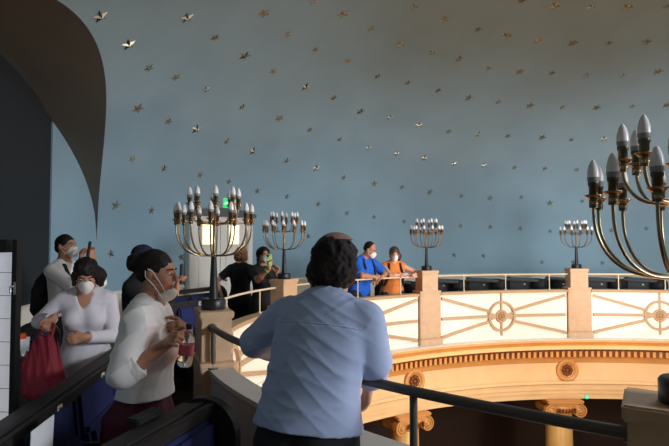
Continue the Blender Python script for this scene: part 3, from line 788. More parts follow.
TORSO = [(-.14,0,0,.150,.105), (-.05,0,-.005,.172,.120), (.03,0,0,.165,.115), (.12,0,.005,.145,.10), (.20,0,.005,.142,.10), (.30,0,.005,.160,.115),
         (.38,0,0,.165,.115), (.44,0,-.005,.150,.095), (.485,0,-.01,.10,.07), (.52,0,-.012,.062,.058)]
class Person:
    """Everything in the person's own frame: +y ahead, +x to the right hand, z up from the floor."""
    def __init__(s, name, loc, face, label, H=1.72, female=False, lean=0, twist=0, side=0, yaw=0, pitch=0, roll=0, girth=1.0, sw=1.0, vox=.007, skin=SK_A, headscale=1.0, group=None):
        s.k = H/1.75; k = s.k; s.vox = vox; s.skin = skin; s.female = female
        s.rz = dirrz(*face); s.root = empty('person', loc, s.rz, label=label, cat='person')
        s.Wi = (Matrix.Translation(loc) @ Matrix.Rotation(s.rz, 4, 'Z')).inverted()
        s.T = Matrix.Translation((0,0,.96*k)) @ Matrix.Rotation(twist*D2R, 4, 'Z') @ Matrix.Rotation(side*D2R, 4, 'Y') @ Matrix.Rotation(-lean*D2R, 4, 'X') @ Matrix.Scale(k, 4)
        s.girth = girth; s.sw = sw*(.92 if female else 1.0)
        s.tor = [(z, cx, cy*1, rx*(.95 if female and z > .1 else 1)*girth if z < .42 else rx, ry*girth if z < .42 else ry) for z, cx, cy, rx, ry in TORSO]
        s.Hd = s.T @ Matrix.Translation((0,-.012,.53)) @ Matrix.Rotation(yaw*D2R, 4, 'Z') @ Matrix.Rotation(roll*D2R, 4, 'Y') @ Matrix.Rotation(-pitch*D2R, 4, 'X') @ Matrix.Translation((0,.02,.15)) @ Matrix.Scale(headscale, 4)
        s.sh = {q: s.T @ Vector((q*.182*s.sw,-.008,.448)) for q in (-1, 1)}
        s.hip = {q: Vector((q*.09*k,0,.92*k)) for q in (-1, 1)}
        s.arm = {}; s.hands = {}
    def w2l(s, p): return s.Wi @ Vector(p)
    def set_arm(s, q, wrist, pole, world=True, hand=None, palm=None, curl=(20,30,25), thumb=.6, hl=1.0, elbow=None):
        k = s.k; W = s.w2l(wrist) if world else Vector(wrist)
        E_, W = ik(s.sh[q], W, .295*k, .26*k, pole)
        if elbow is not None: E_ = s.w2l(elbow)
        s.arm[q] = (s.sh[q], E_, W)
        h = Vector(hand).normalized() if hand else (W-E_).normalized()
        s.hands[q] = (W, h, Vector(palm) if palm else Vector((-q,0,0)), curl, thumb, hl)
    def rest_arm(s, q):
        k = s.k; s.set_arm(q, (q*.27*k, .03*k, .86*k), (q*.3,-1,0), world=False, hand=(0,.1,-1), palm=(-q,0,0))
    def body_prims(s, B, arms=True, legs=True):
        k = s.k; T = s.T; X = lambda c: c*k
        B.loft(s.tor, T, k=.05*k)
        B.cone((-.14*s.sw,-.008,.445), (.14*s.sw,-.008,.445), .058*k, .058*k, k=.05*k, M=T)
        for q in (-1, 1):
            B.cone((q*.12,-.015,.455), (q*.03,-.02,.53), .045*k, .045*k, k=.04*k, M=T)
            B.ell((q*.08*s.girth,-.055*s.girth,-.06), (.09*k,.085*k,.095*k), k=.04*k, M=T)
            if s.female: B.ell((q*.075,.095,.315), (.058*k,.055*k,.058*k), k=.04*k, M=T)
        H = s.Hd
        nb = T @ Vector((0,-.015,.48)); nt = H @ Vector((0,-.015,-.055))
        B.cone(nb, nt, (.056 if not s.female else .048)*k, (.055 if not s.female else .047)*k, k=.03*k)
        for q in (-1, 1):
            if q not in s.arm: s.rest_arm(q)
            S, E_, W = s.arm[q]
            B.cone(S, E_, .05*k, .039*k, k=.035*k); B.cone(E_, W, .040*k, .026*k, k=.015*k)
            B.ell(E_+(W-E_)*.25, (.043*k,.043*k,.043*k), k=.03*k)
            s.hand_prims(B, q)
        if legs:
            for q in (-1, 1):
                kn = Vector((q*.095*k, .02*k, .50*k)); an = Vector((q*.10*k, -.02*k, .09*k))
                B.cone(s.hip[q], kn, .085*k*min(s.girth, 1.15), .056*k, k=.05*k); B.cone(kn, an, .055*k, .038*k, k=.02*k); B.ell((kn+an)/2+Vector((0,-.015*k,.07*k)), (.05*k,.052*k,.12*k), k=.03*k)
                B.cone(an, an+Vector((q*.01,.12*k,-.05*k)), .042*k, .036*k, k=.03*k); B.ell(an+Vector((0,-.03*k,-.045*k)), (.036*k,.04*k,.04*k), k=.02*k)
        s.head_prims(B)
        return B
    def head_prims(s, B):
        H = s.Hd; k = s.k*.98
        if s.female: k *= .97
        r = lambda *a: tuple(c*k for c in a)
        B.ell((0,-.012,.03), r(.074,.094,.086), k=.02, M=H)
        B.ell((0,.026,-.035), r(.056,.064,.078), k=.03, M=H)
        B.ell((0,.066,-.094), r(.022,.020,.017), k=.03, M=H)
        B.ell((0,.072,.024), r(.044,.016,.012), k=.015, M=H)
        for q in (-1, 1):
            B.ell((q*.034,.055,-.028), r(.026,.026,.024), k=.02, M=H)
            B.ell((q*.046,.005,-.06), r(.018,.04,.03), k=.03, M=H)
            B.ell((q*.030,.098,.004), r(.015,.014,.010), k=.012, M=H, op='s')
            B.ell((q*.076,-.012,-.006), r(.009,.019,.031), k=.006, M=H, rot=Matrix.Rotation(q*-.25, 3, 'Z'))
        B.cone((0,.090,.014), (0,.108,-.022), .0085*k, .0115*k, k=.012, M=H)
        for q in (-1, 1): B.ell((q*.0105,.099,-.027), r(.008,.010,.007), k=.006, M=H)
        B.ell((0,.088,-.057), r(.021,.010,.006), k=.008, M=H); B.ell((0,.086,-.069), r(.018,.010,.007), k=.008, M=H)
    def hand_prims(s, B, q):
        W, d, n, curl, th, hl = s.hands[q]; k = s.k*hl*(.94 if s.female else 1)
        n = (n-d*n.dot(d)).normalized(); u = d.cross(n)*(1 if q == 1 else -1)
        B.cone(W-d*.02*k, W+d*.02*k, .026*k, .027*k, k=.01)
        offs = (.030, .0105, -.0105, -.030); lens = (.070, .079, .073, .058)
        for i, o in enumerate(offs):
            kn = W+d*(.088-abs(i-1)*.004)*k+u*o*k
            B.cone(W+d*.018*k+u*o*.6*k, kn, .0155*k, .0125*k, k=.012)
            dd = d+u*(o*1.2); dd.normalize(); p = kn; r0 = .0098*k; an = 0
            for j, (fr, c) in enumerate(zip((.45,.31,.24), curl)):
                an += c+(3-i)*1.0
                dj = (dd*math.cos(an*D2R)+n*math.sin(an*D2R)).normalized()
                p2 = p+dj*lens[i]*fr*k; B.cone(p, p2, r0, r0*.9, k=.004); p = p2; r0 *= .9
        p = W+d*.022*k+u*.022*k; r0 = .0145*k
        dirs = [(u*.75+d*.75+n*.35), (u*.35+d*.9+n*(.2+th)), (u*.05+d*.9+n*(.3+1.2*th))]
        for dj, l in zip(dirs, (.045,.036,.028)):
            p2 = p+dj.normalized()*l*k; B.cone(p, p2, r0, r0*.85, k=.008); p = p2; r0 *= .84
    def finish_body(s, legs=True): s.body = s.body_prims(Sdf(), legs=legs).build('body', s.vox, s.skin, s.root); return s.body
    def face_parts(s, eyes=True, lips=True, brow=M_HAIRK):
        H = s.Hd; k = s.k*.98*(.97 if s.female else 1); sc = H.to_scale()[0]
        if eyes:
            for q in (-1, 1):
                c = H @ Vector((q*.030*1,.0745,.003)); f = (H.to_3x3() @ Vector((q*.08,1,-.05))).normalized()
                e = MB().lathe([(0,-.0108), (.0055,-.0094), (.0094,-.0055), (.0108,0), (.0094,.0055), (.0055,.0094), (0,.0108)], 12, c).build('eye', M_EYE, s.root)
                MB().lathe([(0,-.0085), (.0055,-.007), (.007,0), (.0055,.003), (0,.0045)], 10, c+f*.0083, basis(f.orthogonal().normalized(), f.cross(f.orthogonal().normalized()), f)).build('iris', M_IRIS, e)
        for q in (-1, 1):
            Sdf().cone((q*.014,.0905,.026), (q*.032,.087,.031), .0032*k, .0034*k, k=.004, M=H).cone((q*.032,.087,.031), (q*.050,.066,.026), .0045*k, .003*k, k=.004, M=H).build('eyebrow', .0025, brow, s.root)
        if lips:
            Sdf().ell((0,.0905,-.0572), (.0215*k,.0095*k,.0052*k), k=.003, M=H).ell((0,.0888,-.0685), (.0185*k,.0095*k,.006*k), k=.003, M=H).build('lips', .0025, M_LIPS, s.root)
    def mask(s, chin=False, m=M_MASK, vox=.0035):
        H = s.Hd; k = s.k*.98
        A = Sdf()
        if chin:
            A.ell((0,.066,-.108), (.046*k,.046*k,.030*k), k=.01, M=H, rot=Matrix.Rotation(.3, 3, 'X')).cone((0,.098,-.088), (0,.03,-.145), .016*k, .016*k, k=.03, M=H)
        else:
            A.ell((0,.068,-.052), (.056*k,.050*k,.056*k), k=.01, M=H).cone((0,.112,-.022), (0,.10,-.085), .016*k, .014*k, k=.04, M=H)
        o = A.build('face_mask', vox, m, s.root)
        for q in (-1, 1):
            mm = MB()
            if chin: mm.tube([H @ Vector(p) for p in ((q*.048,.075,-.088), (q*.068,.045,-.04), (q*.080,.004,.012), (q*.084,-.02,.02))], .0022, 6); mm.tube([H @ Vector(p) for p in ((q*.045,.06,-.12), (q*.07,.02,-.06), (q*.084,-.026,-.02), (q*.086,-.03,.01))], .0022, 6)
            else:
                for z0 in (-.03,-.075): mm.tube([H @ Vector(p) for p in ((q*.05,.07,z0), (q*.069,.04,z0+.012), (q*.082,-.005,.0))], .002, 6)
            mm.build('mask_strap', m, o)
        return o
    # clothes -------------------------------------------------------------
    def top(s, name, m, grow=.014, hem=-.10, sleeve=.55, sleeve_r=.062, cuff_r=None, folds=.0025, neck=.50, drape=None, seed=1, collar=False, vneck=0, vox=None, ff=(26,26,9), flare=0.0):
        k = s.k; T = s.T; A = Sdf()
        secs = [(z, cx, cy, rx+flare*max(0, (.35-z)), ry+flare*max(0, (.35-z))) for z, cx, cy, rx, ry in s.tor]
        z0 = secs[0][0]
        if hem > z0:
            S_ = np.array(secs); row = (hem,)+tuple(np.interp(hem, S_[:,0], S_[:,i]) for i in range(1, 5))
            secs = [row]+[q for q in secs if q[0] > hem+.01]; z0 = hem
        h0 = hem; hem = hem-.05
        if hem < z0: secs = [(hem, 0, secs[0][2], secs[0][3]+.012, secs[0][4]+.012)]+secs
        A.loft(secs, T, k=.05*k, grow=grow)
        A.cone((-.14*s.sw,-.008,.445), (.14*s.sw,-.008,.445), (.058+grow)*k, (.058+grow)*k, k=.05*k, M=T)
        for q in (-1, 1):
            A.cone((q*.12,-.015,.455), (q*.035,-.02,.515), (.045+grow*.8)*k, (.045+grow*.5)*k, k=.04*k, M=T)
            if hem < -.12: A.ell((q*.08*s.girth,-.055*s.girth,-.06), ((.09+grow)*k,(.085+grow)*k,(.095+grow)*k), k=.04*k, M=T)
            if s.female: A.ell((q*.075,.095,.315), ((.058+grow)*k,(.055+grow)*k,(.058+grow)*k), k=.05*k, M=T)
            S, E_, W = s.arm[q]
            if sleeve > 0:
                cr = cuff_r or sleeve_r*.85
                if sleeve <= .55: A.cone(S, S+(E_-S)*(sleeve/.55), sleeve_r*k, cr*k, k=.03*k, cut1=True)
                else:
                    f = (sleeve-.55)/.45; er = (sleeve_r+cr)/2
                    A.cone(S, E_, sleeve_r*k, er*k*1.02, k=.018*k); A.cone(E_, E_+(W-E_)*f, er*k, cr*k, k=.012*k, cut1=True)
        if drape:
            for a in drape: A.ell(*a[:2], k=.06, M=T)
        hp = T @ Vector((0,0,h0)); up = (T.to_3x3() @ Vector((0,0,1))+Vector((0,0,1))).normalized()
        A.plane(hp, -up)
        # neck opening
        A.ell((0,.02,neck+.062), (.062*k,.075*k,.06*k), k=.01, M=T, op='s')
        if vneck: A.cone((0,.09,neck+.01), (0,.15,neck-vneck), .072*k, .022*k, k=.01, M=T, op='s')
        return A, dict(name=name, m=m, folds=folds, seed=seed, vox=vox or s.vox, ff=ff)
    def done(s, Ad): A, d = Ad; return A.build(d['name'], d['vox'], d['m'], s.root, folds=d['folds'], seed=d['seed'], ff=d['ff'])
    def collar(s, m, r=.068, h=.04, z=.505, name='collar', tilt=-.25):
        T = s.T @ Matrix.Translation((0,-.012,z)) @ Matrix.Rotation(tilt, 4, 'X')
        prof = [(r+.014,-.012), (r+.004,h*.5), (r-.002,h), (r+.006,h+.004), (r+.020,h*.6), (r+.030,-.010)]
        n = 36; vs = []
        for i in range(n+1):
            a = math.pi/2+.28+(2*math.pi-.56)*i/n
            for rr, zz in prof: vs.append(T @ Vector((rr*math.cos(a), rr*1.0*math.sin(a), zz)))
        mm = len(prof); mb = MB()
        mb.add(vs, [(i*mm+j, (i+1)*mm+j, (i+1)*mm+(j+1) % mm, i*mm+(j+1) % mm) for i in range(n) for j in range(mm)], True)
        mb.add(vs[:mm], [tuple(range(mm))]); mb.add(vs[-mm:], [tuple(range(mm))])
        return mb.build(name, m, s.root)
    def trousers(s, m, name='trousers', folds=.002):
        k = s.k; A = Sdf(); T = s.T
        A.loft([q for q in s.tor if q[0] <= .06]+[(.09,0,0,.152*s.girth,.108*s.girth)], T, k=.05*k, grow=.010)
        for q in (-1, 1):
            A.ell((q*.08*s.girth,-.055*s.girth,-.06), (.098*k,.093*k,.103*k), k=.04*k, M=T)
            kn = Vector((q*.095*k, .02*k, .50*k)); an = Vector((q*.10*k, -.02*k, .07*k))
            A.cone(s.hip[q], kn, .096*k*min(s.girth, 1.15), .075*k, k=.05*k); A.cone(kn, an, .074*k, .066*k, k=.03*k, cut1=True)
        A.build(name, s.vox*1.2, m, s.root, folds=folds, seed=3)
        s.shoes()
    def skirt(s, m, z1=.45, name='skirt', w=.20):
        k = s.k; A = Sdf()
        I = Matrix.Identity(4)
        A.loft([(z1*k,0,0,w*k,w*.8*k), (.80*k,0,-.025*k,.195*k,.175*k), (.92*k,0,-.025*k,.192*k,.17*k), (1.02*k,0,0,.16*k,.118*k), (1.07*k,0,.005*k,.15*k,.11*k)], I, k=.01)
        A.build(name, s.vox*1.2, m, s.root, folds=.004, ff=(40,40,3), seed=4); s.shoes()
    def shoes(s, m=M_SHOE):
        k = s.k
        for q in (-1, 1):
            an = Vector((q*.10*k, -.02*k, 0)); A = Sdf()
            A.cone(an+Vector((0,-.045*k,.042*k)), an+Vector((0,.0,.05*k)), .043*k, .046*k, k=.03); A.cone(an+Vector((0,.02*k,.045*k)), an+Vector((q*.015*k,.15*k,.038*k)), .045*k, .038*k, k=.03)
            A.plane((0,0,.002), (0,0,-1)); A.build('shoe', .008, m, s.root)
    def hair(s, m, kind, vox=None, curl=0, name='hair'):
        H = s.Hd; k = s.k*.98*(.97 if s.female else 1); A = Sdf(); r = lambda *a: tuple(c*k for c in a)
        if kind == 'short':
            A.ell((0,-.016,.034), r(.080,.098,.090), k=.01, M=H); A.ell((0,-.05,-.02), r(.070,.060,.05), k=.02, M=H)
            A.ell((0,.085,-.05), r(.09,.075,.115), k=.01, M=H, op='s')
            for q in (-1, 1): A.ell((q*.08,.0,-.012), r(.02,.024,.034), k=.006, M=H, op='s')
        elif kind == 'receding':
            A.ell((0,-.022,.034), r(.079,.096,.088), k=.01, M=H); A.ell((0,-.05,-.015), r(.070,.058,.05), k=.02, M=H)
            A.ell((0,.075,.0), r(.10,.095,.14), k=.01, M=H, op='s')
            for q in (-1, 1): A.ell((q*.08,.0,-.012), r(.02,.024,.034), k=.006, M=H, op='s')
        elif kind == 'bald':
            A.ell((0,-.03,.0), r(.079,.080,.06), k=.01, M=H); A.ell((0,-.02,.085), r(.09,.1,.05), k=.01, M=H, op='s'); A.ell((0,.09,-.03), r(.1,.085,.12), k=.01, M=H, op='s')
        elif kind == 'bun':
            A.ell((0,-.018,.034), r(.081,.098,.090), k=.01, M=H); A.ell((0,-.05,-.015), r(.068,.055,.05), k=.02, M=H)
            A.ell((0,-.118,.035), r(.052,.048,.052), k=.02, M=H)
            A.ell((0,.085,-.045), r(.085,.070,.105), k=.012, M=H, op='s')
            for q in (-1, 1): A.ell((q*.085,.01,-.035), r(.03,.035,.05), k=.01, M=H, op='s')
        elif kind == 'long':
            A.ell((0,-.018,.034), r(.088,.104,.094), k=.01, M=H)
            for q in (-1, 1): A.cone((q*.065,-.02,.03), (q*.08,.0,-.17), .036*k, .03*k, k=.04, M=H)
            A.cone((0,-.06,.0), (0,-.075,-.2), .07*k, .06*k, k=.05, M=H)
            A.ell((0,.105,-.03), r(.062,.075,.105), k=.015, M=H, op='s')
        elif kind == 'bob':
            A.ell((0,-.022,.028), r(.098,.112,.096), k=.01, M=H); A.ell((0,-.045,-.06), r(.098,.082,.072), k=.05, M=H)
            for q in (-1, 1): A.ell((q*.072,-.02,-.05), r(.034,.05,.06), k=.03, M=H)
            A.ell((0,.118,-.045), r(.075,.085,.115), k=.015, M=H, op='s')
        elif kind == 'pony':
            A.ell((0,-.018,.036), r(.092,.106,.097), k=.01, M=H); A.ell((0,-.05,-.015), r(.086,.065,.06), k=.02, M=H)
            A.cone((-.03,-.09,.0), (-.085,-.065,-.06), .05*k, .058*k, k=.03, M=H); A.cone((-.085,-.065,-.06), (-.10,-.05,-.12), .058*k, .03*k, k=.03, M=H)
            for q in (-1, 1): A.cone((q*.075,.03,.03), (q*.079,.045,-.055), .02*k, .015*k, k=.02, M=H)
            A.ell((0,.10,-.05), r(.066,.07,.10), k=.012, M=H, op='s')
        return A.build(name, vox or max(.005, s.vox*.85), m, s.root, curl=curl, seed=9)

def phone(loc, R, label, m=M_BLACK, cm=None):
    root = empty('phone', loc, label=label, cat='phone'); root.rotation_euler = R
    MB().box((0,0,0), (.074,.009,.150), bev=.004).build('case', m, root)
    MB().box((0,.0049,0), (.068,.001,.14)).build('screen', mat('phone_glass', (20,24,30), .15), root)
    MB().box((-.018,-.0055,.052), (.03,.003,.03), bev=.001).build('camera_bump', M_BLACK if cm is None else cm, root)
    return root

# ---- 1 the man leaning on the near rail, seen from behind
P = Person('m', (-.095,1.93,0), (.44,.90), 'man in light blue shirt and kippah seen from behind, leaning on the near rail', H=1.65, lean=19, girth=1.10, sw=1.02, yaw=-12, pitch=4, vox=.0065, skin=SK_B)
P.set_arm(1, (.14,2.14,1.03), (.9,-.6,-.1), elbow=(.150,1.97,1.15), hand=(-.25,.3,-.9), palm=(-.6,-.3,-.4), curl=(15,25,20))
P.set_arm(-1, (-.24,2.40,1.11), (-.9,-.5,-.2), elbow=(-.33,2.20,1.18), hand=(.2,.95,-.25), palm=(.1,-.2,-1), curl=(25,30,25))
P.finish_body(); P.face_parts(lips=True)
A = P.top('shirt', M_SHIRTB, grow=.016, hem=.02, sleeve=.80, sleeve_r=.074, cuff_r=.062, folds=.0028, seed=2, vox=.0055, ff=(24,24,40), flare=.07)
A[0].ell((0,-.065,.30), (.15,.06,.2), k=.08, M=P.T); A[0].ell((0,-.06,.10), (.16,.075,.16), k=.08, M=P.T)
P.done(A); P.collar(M_SHIRTB, r=.060, h=.045, z=.505)
A = P.top('yoke_seam', M_SHIRTB, grow=.0198, hem=.02, sleeve=.80, sleeve_r=.074, cuff_r=.062, folds=.0028, seed=2, vox=.0045, ff=(24,24,40), flare=.07)
A[0].ell((0,-.065,.30), (.15,.06,.2), k=.08, M=P.T); A[0].ell((0,-.06,.10), (.16,.075,.16), k=.08, M=P.T)
up = (P.T.to_3x3() @ Vector((0,0,1))).normalized(); A[0].plane(P.T @ Vector((0,0,.392)), -up); A[0].plane(P.T @ Vector((0,0,.400)), up); A[0].plane(P.T @ Vector((0,-.03,.4)), P.T.to_3x3() @ Vector((0,1,0))); P.done(A)
for q in (-1, 1):                                       # cuffs and yoke seam
    S, E_, W = P.arm[q]; c = E_+(W-E_)*.545; d = (W-E_).normalized()
    Sdf().cone(c-d*.02, c+d*.02, .064, .066, k=.01, cut0=True, cut1=True).build('cuff', .005, M_SHIRTB, P.root, folds=.002, seed=q+4, ff=(60,60,20))
P.trousers(M_BLACKC)
P.hair(M_HAIRK, 'bob', curl=.006, vox=.0045)
k = P.k
kp = Sdf().ell((0,-.012,.028), (.103*k,.114*k,.113*k), k=.01, M=P.Hd).ell((0,-.012,.028), (.096*k,.107*k,.105*k), k=.002, M=P.Hd, op='s')
c = P.Hd @ Vector((-.0,-.045,.097)); nn = P.Hd.to_3x3() @ Vector((0,.38,-1)); kp.plane(c, nn); kp.build('kippah', .0035, M_KIPPA, P.root)

# ---- 2 the woman in the white blouse, in profile, bottle in hand
P = Person('w', (-.868,2.40,0), (1.0,.06), 'woman in profile in white blouse, mask below her chin, holding a bottle', H=1.56, female=True, lean=3, yaw=-4, pitch=5, girth=.92, vox=.0062, skin=SK_A)
P.set_arm(1, (-.70,2.225,1.175), (-.55,-.15,-.7), elbow=(-.875,2.175,1.055), hand=(.8,.25,.35), palm=(.1,.9,-.2), curl=(45,50,35), thumb=.3)
P.set_arm(-1, (-.68,2.40,1.20), (-.55,.15,-.7), elbow=(-.87,2.56,1.06), hand=(.85,-.25,.25), palm=(.1,-.9,-.2), curl=(40,45,35), thumb=.3)
P.finish_body(); P.face_parts()
A = P.top('blouse', M_BLOUSE, grow=.022, hem=.06, sleeve=.66, sleeve_r=.070, cuff_r=.066, folds=.0045, seed=6, vox=.0052, ff=(46,46,16), flare=.05, neck=.49)
P.done(A); P.collar(M_BLOUSE, r=.058, h=.035, z=.50)
S, E_, W = P.arm[1]
for q in (-1, 1):
    S, E_, W = P.arm[q]; c = E_+(W-E_)*.24; d = (W-E_).normalized()
    Sdf().cone(c-d*.015, c+d*.02, .066*P.k, .064*P.k, k=.01, cut0=True, cut1=True).build('rolled_cuff', .0045, M_BLOUSE, P.root, folds=.003, seed=q+7, ff=(70,70,30))
P.skirt(M_MAROON, w=.16)
P.hair(M_HAIRK, 'bun', vox=.0045, curl=.0022); P.mask(chin=True)
# water bottle
bt = empty('water_bottle', (-.645,2.255,1.06), label='clear water bottle with pink label held by the woman in the white blouse', cat='bottle')
bt.rotation_euler = (0, 6*D2R, 0)
MB().lathe([(0,.0), (.022,.004), (.031,.012), (.032,.05), (.030,.055), (.032,.06), (.032,.10), (.030,.125), (.018,.15), (.0125,.158), (.0125,.172)], 20).build('bottle_body', M_CLEAR, bt)
MB().lathe([(.0326,.055), (.0328,.057), (.0328,.098), (.0326,.10)], 20).build('label_band', M_PINK, bt)
MB().lathe([(.0145,.165), (.0145,.185), (.012,.187), (0,.187)], 16).build('bottle_cap', M_BLACK, bt)

# ---- 3 the woman in the long-sleeved white top, looking down
P = Person('w', (-1.68,3.54,0), (.30,-.95), 'woman in long-sleeved white top looking down, white mask, dark ponytail', H=1.51, female=True, lean=6, yaw=8, pitch=26, vox=.007, skin=SK_A)
P.set_arm(1, (-1.76,3.27,1.12), (1.0,.25,-.45), elbow=(-1.93,3.43,1.08), hand=(.5,.3,-.7), palm=(-.5,.5,.3), curl=(55,60,40))
P.set_arm(-1, (-1.57,3.30,1.0), (-.8,-.8,-.3), hand=(.8,.2,-.1), palm=(0,-1,0), curl=(25,35,25))
P.finish_body(); P.face_parts(lips=False)
A = P.top('knit_top', M_KNIT, grow=.010, hem=-.14, sleeve=.96, sleeve_r=.060, cuff_r=.044, folds=.003, seed=11, vneck=.12, flare=.05, neck=.505)
P.done(A); P.trousers(M_GREY); P.hair(M_HAIRK, 'pony', curl=.0055); P.mask()
bag = empty('cloth_bag', (-1.77,3.19,.66), label='dark red cloth bag hanging from the hand of the woman in the long-sleeved top', cat='bag')
Sdf().loft([(.0,0,0,.10,.045), (.03,0,0,.13,.06), (.16,0,0,.12,.055), (.28,.0,.01,.075,.035), (.36,.0,.02,.045,.022)], Matrix.Identity(4), k=.01).build('bag_body', .007, M_RED, bag, folds=.009, ff=(45,45,5), seed=21)
MB().tube([(-.03,.02,.34), (-.035,.04,.42), (0,.07,.455), (.03,.06,.42), (.03,.02,.34)], .011, 8).build('bag_handle', M_RED, bag)

# ---- 4 the man photographing with raised phone
P = Person('m', (-2.52,4.85,0), (.96,-.12), 'man at left in white shirt and mask raising a phone to take a picture', H=1.66, lean=2, yaw=-6, pitch=-4, vox=.0075, skin=SK_A)
P.set_arm(1, (-2.285,4.70,1.42), (.5,.1,-1), hand=(.3,.1,.9), palm=(-.5,.9,0), curl=(30,35,25))
P.set_arm(-1, (-2.25,4.86,1.43), (-.5,.1,-1), hand=(.2,-.2,.9), palm=(.4,.9,0), curl=(30,35,25))
P.finish_body(); P.face_parts(lips=False)
A = P.top('shirt', M_BLOUSE, grow=.018, hem=-.16, sleeve=.68, sleeve_r=.07, cuff_r=.055, folds=.003, seed=14)
P.done(A); P.collar(M_BLOUSE, r=.060, h=.035); P.trousers(M_BLACKC); P.hair(M_HAIRK, 'short', curl=.002); P.mask()
phone((-2.245,4.76,1.53), (8*D2R,0,100*D2R), 'black phone raised by the man in the white shirt at left')
def backpack(P, label, m, strap, w=.15, only_straps=False):
    T = P.T
    root = empty('backpack', P.root.location, P.rz, label=label, cat='backpack')
    if not only_straps or True:
        A = Sdf().loft([(.0,0,-.19,w*.9,.055), (.05,0,-.205,w,.075), (.25,0,-.205,w,.075), (.36,0,-.185,w*.85,.055), (.42,0,-.17,w*.5,.03)], T, k=.02, pw=2.6)
        A.build('pack', .009, m, root, folds=.002, seed=8)
    g = P.girth
    for q in (-1, 1):
        A = Sdf(); pts = [(q*.085,-.13,.43), (q*.095,-.05,.515), (q*.10,.06,.50), (q*.115,.125*g,.40), (q*.135,.135*g,.28), (q*.165,.06,.14), (q*.14,-.12,.06)]
        for a, b in zip(pts[:-1], pts[1:]): A.cone(a, b, .017, .017, k=.01, M=T)
        A.build('strap', .007, strap, root)
    return root
backpack(P, 'black backpack on the man in the white shirt photographing at left', M_BLACKC, M_BLACKC)

# ---- 5 the figure in a dark cap behind the woman in profile
P = Person('m', (-1.50,4.0,0), (.99,.0), 'person in dark clothes and dark cap, half hidden behind the woman in profile', H=1.56, lean=3, yaw=0, pitch=0, vox=.008, skin=SK_A)
P.set_arm(1, (-1.17,3.86,1.25), (.4,-.2,-1), hand=(.2,.2,.9), palm=(-.2,.9,0), curl=(45,45,30))
P.finish_body(); P.face_parts(lips=False)
A = P.top('jacket', M_BLACKC, grow=.028, hem=-.18, sleeve=.94, sleeve_r=.075, cuff_r=.05, folds=.004, seed=15); P.done(A); P.collar(M_BLACKC, r=.064, h=.05)
P.trousers(M_JEANS); P.hair(M_HAIRK, 'short'); P.mask()
k = P.k
cp = Sdf().ell((0,-.014,.040), (.086*k,.104*k,.094*k), k=.01, M=P.Hd); cp.plane(P.Hd @ Vector((0,0,.03)), P.Hd.to_3x3() @ Vector((0,-.15,-1)))
cp.ell((0,-.118,.035), (.06*k,.055*k,.010*k), k=.01, M=P.Hd, rot=Matrix.Rotation(.25, 3, 'X')); cp.build('cap', .005, M_NAVY, P.root)
phone((-1.145,3.90,1.36), (0,0,95*D2R), 'dark phone tip seen just past the face of the woman in profile')

# ---- 6 the woman with auburn hair, from behind, at the white door
P = Person('w', (-1.27,7.05,0), (.25,.95), 'woman with auburn hair and black top seen from behind near the white door', H=1.53, female=True, lean=0, pitch=12, vox=.008, skin=SK_B)
P.set_arm(-1, (-1.50,6.98,.86), (-1,-.3,0), hand=(0,0,-1)); P.set_arm(1, (-1.06,7.12,.98), (1,-.4,-.2), hand=(.1,.9,-.2), palm=(-1,0,0), curl=(40,40,30))
P.finish_body(); P.face_parts(lips=False)
A = P.top('black_top', M_BLACKC, grow=.016, hem=-.16, sleeve=.36, sleeve_r=.066, cuff_r=.064, seed=16); P.done(A)
P.trousers(M_BLACKC); P.hair(M_HAIRR, 'bob', curl=.006); P.mask()
o = MB().box((0,0,0), (.06,.01,.09), bev=.003).build('folded_leaflet', M_PAPER); o.location = (-1.045,7.21,.97); o.rotation_euler = (.2,.1,.3)
tag(o, 'folded white leaflet in the hand of the auburn-haired woman', 'leaflet')

# ---- 7 the woman in black holding a green phone to her face
P = Person('w', (-.92,6.72,0), (.42,-.90), 'woman with long black hair and black top photographing beside the menorah', H=1.53, female=True, yaw=6, pitch=2, vox=.008, skin=SK_A)
P.set_arm(1, (-.80,6.40,1.28), (.5,.1,-1), hand=(.15,0,.95), palm=(-.6,.5,0), curl=(45,45,30)); P.set_arm(-1, (-.71,6.46,1.20), (-.6,.1,-1), hand=(-.1,0,.95), palm=(.6,.5,0), curl=(45,45,30))
P.finish_body(); P.face_parts(lips=False)
A = P.top('black_top', M_BLACKC, grow=.016, hem=-.16, sleeve=.40, sleeve_r=.066, cuff_r=.062, seed=17); P.done(A)
P.trousers(M_BLACKC); P.hair(M_HAIRK, 'long', curl=.003); P.mask()
W = P.arm[1][2]; d = (P.arm[1][1]-W).normalized()
MB().lathe([(.030,-.012), (.034,-.012), (.034,.012), (.030,.012), (.030,-.012)], 16, W+d*.05, basis(d.orthogonal().normalized(), d.cross(d.orthogonal().normalized()), d)).build('wristband', M_LIME, P.root)
phone((-.80,6.385,1.375), (0,0,25*D2R), 'phone in a lime green case held up by the woman in black', m=M_LIME, cm=M_BLACK)

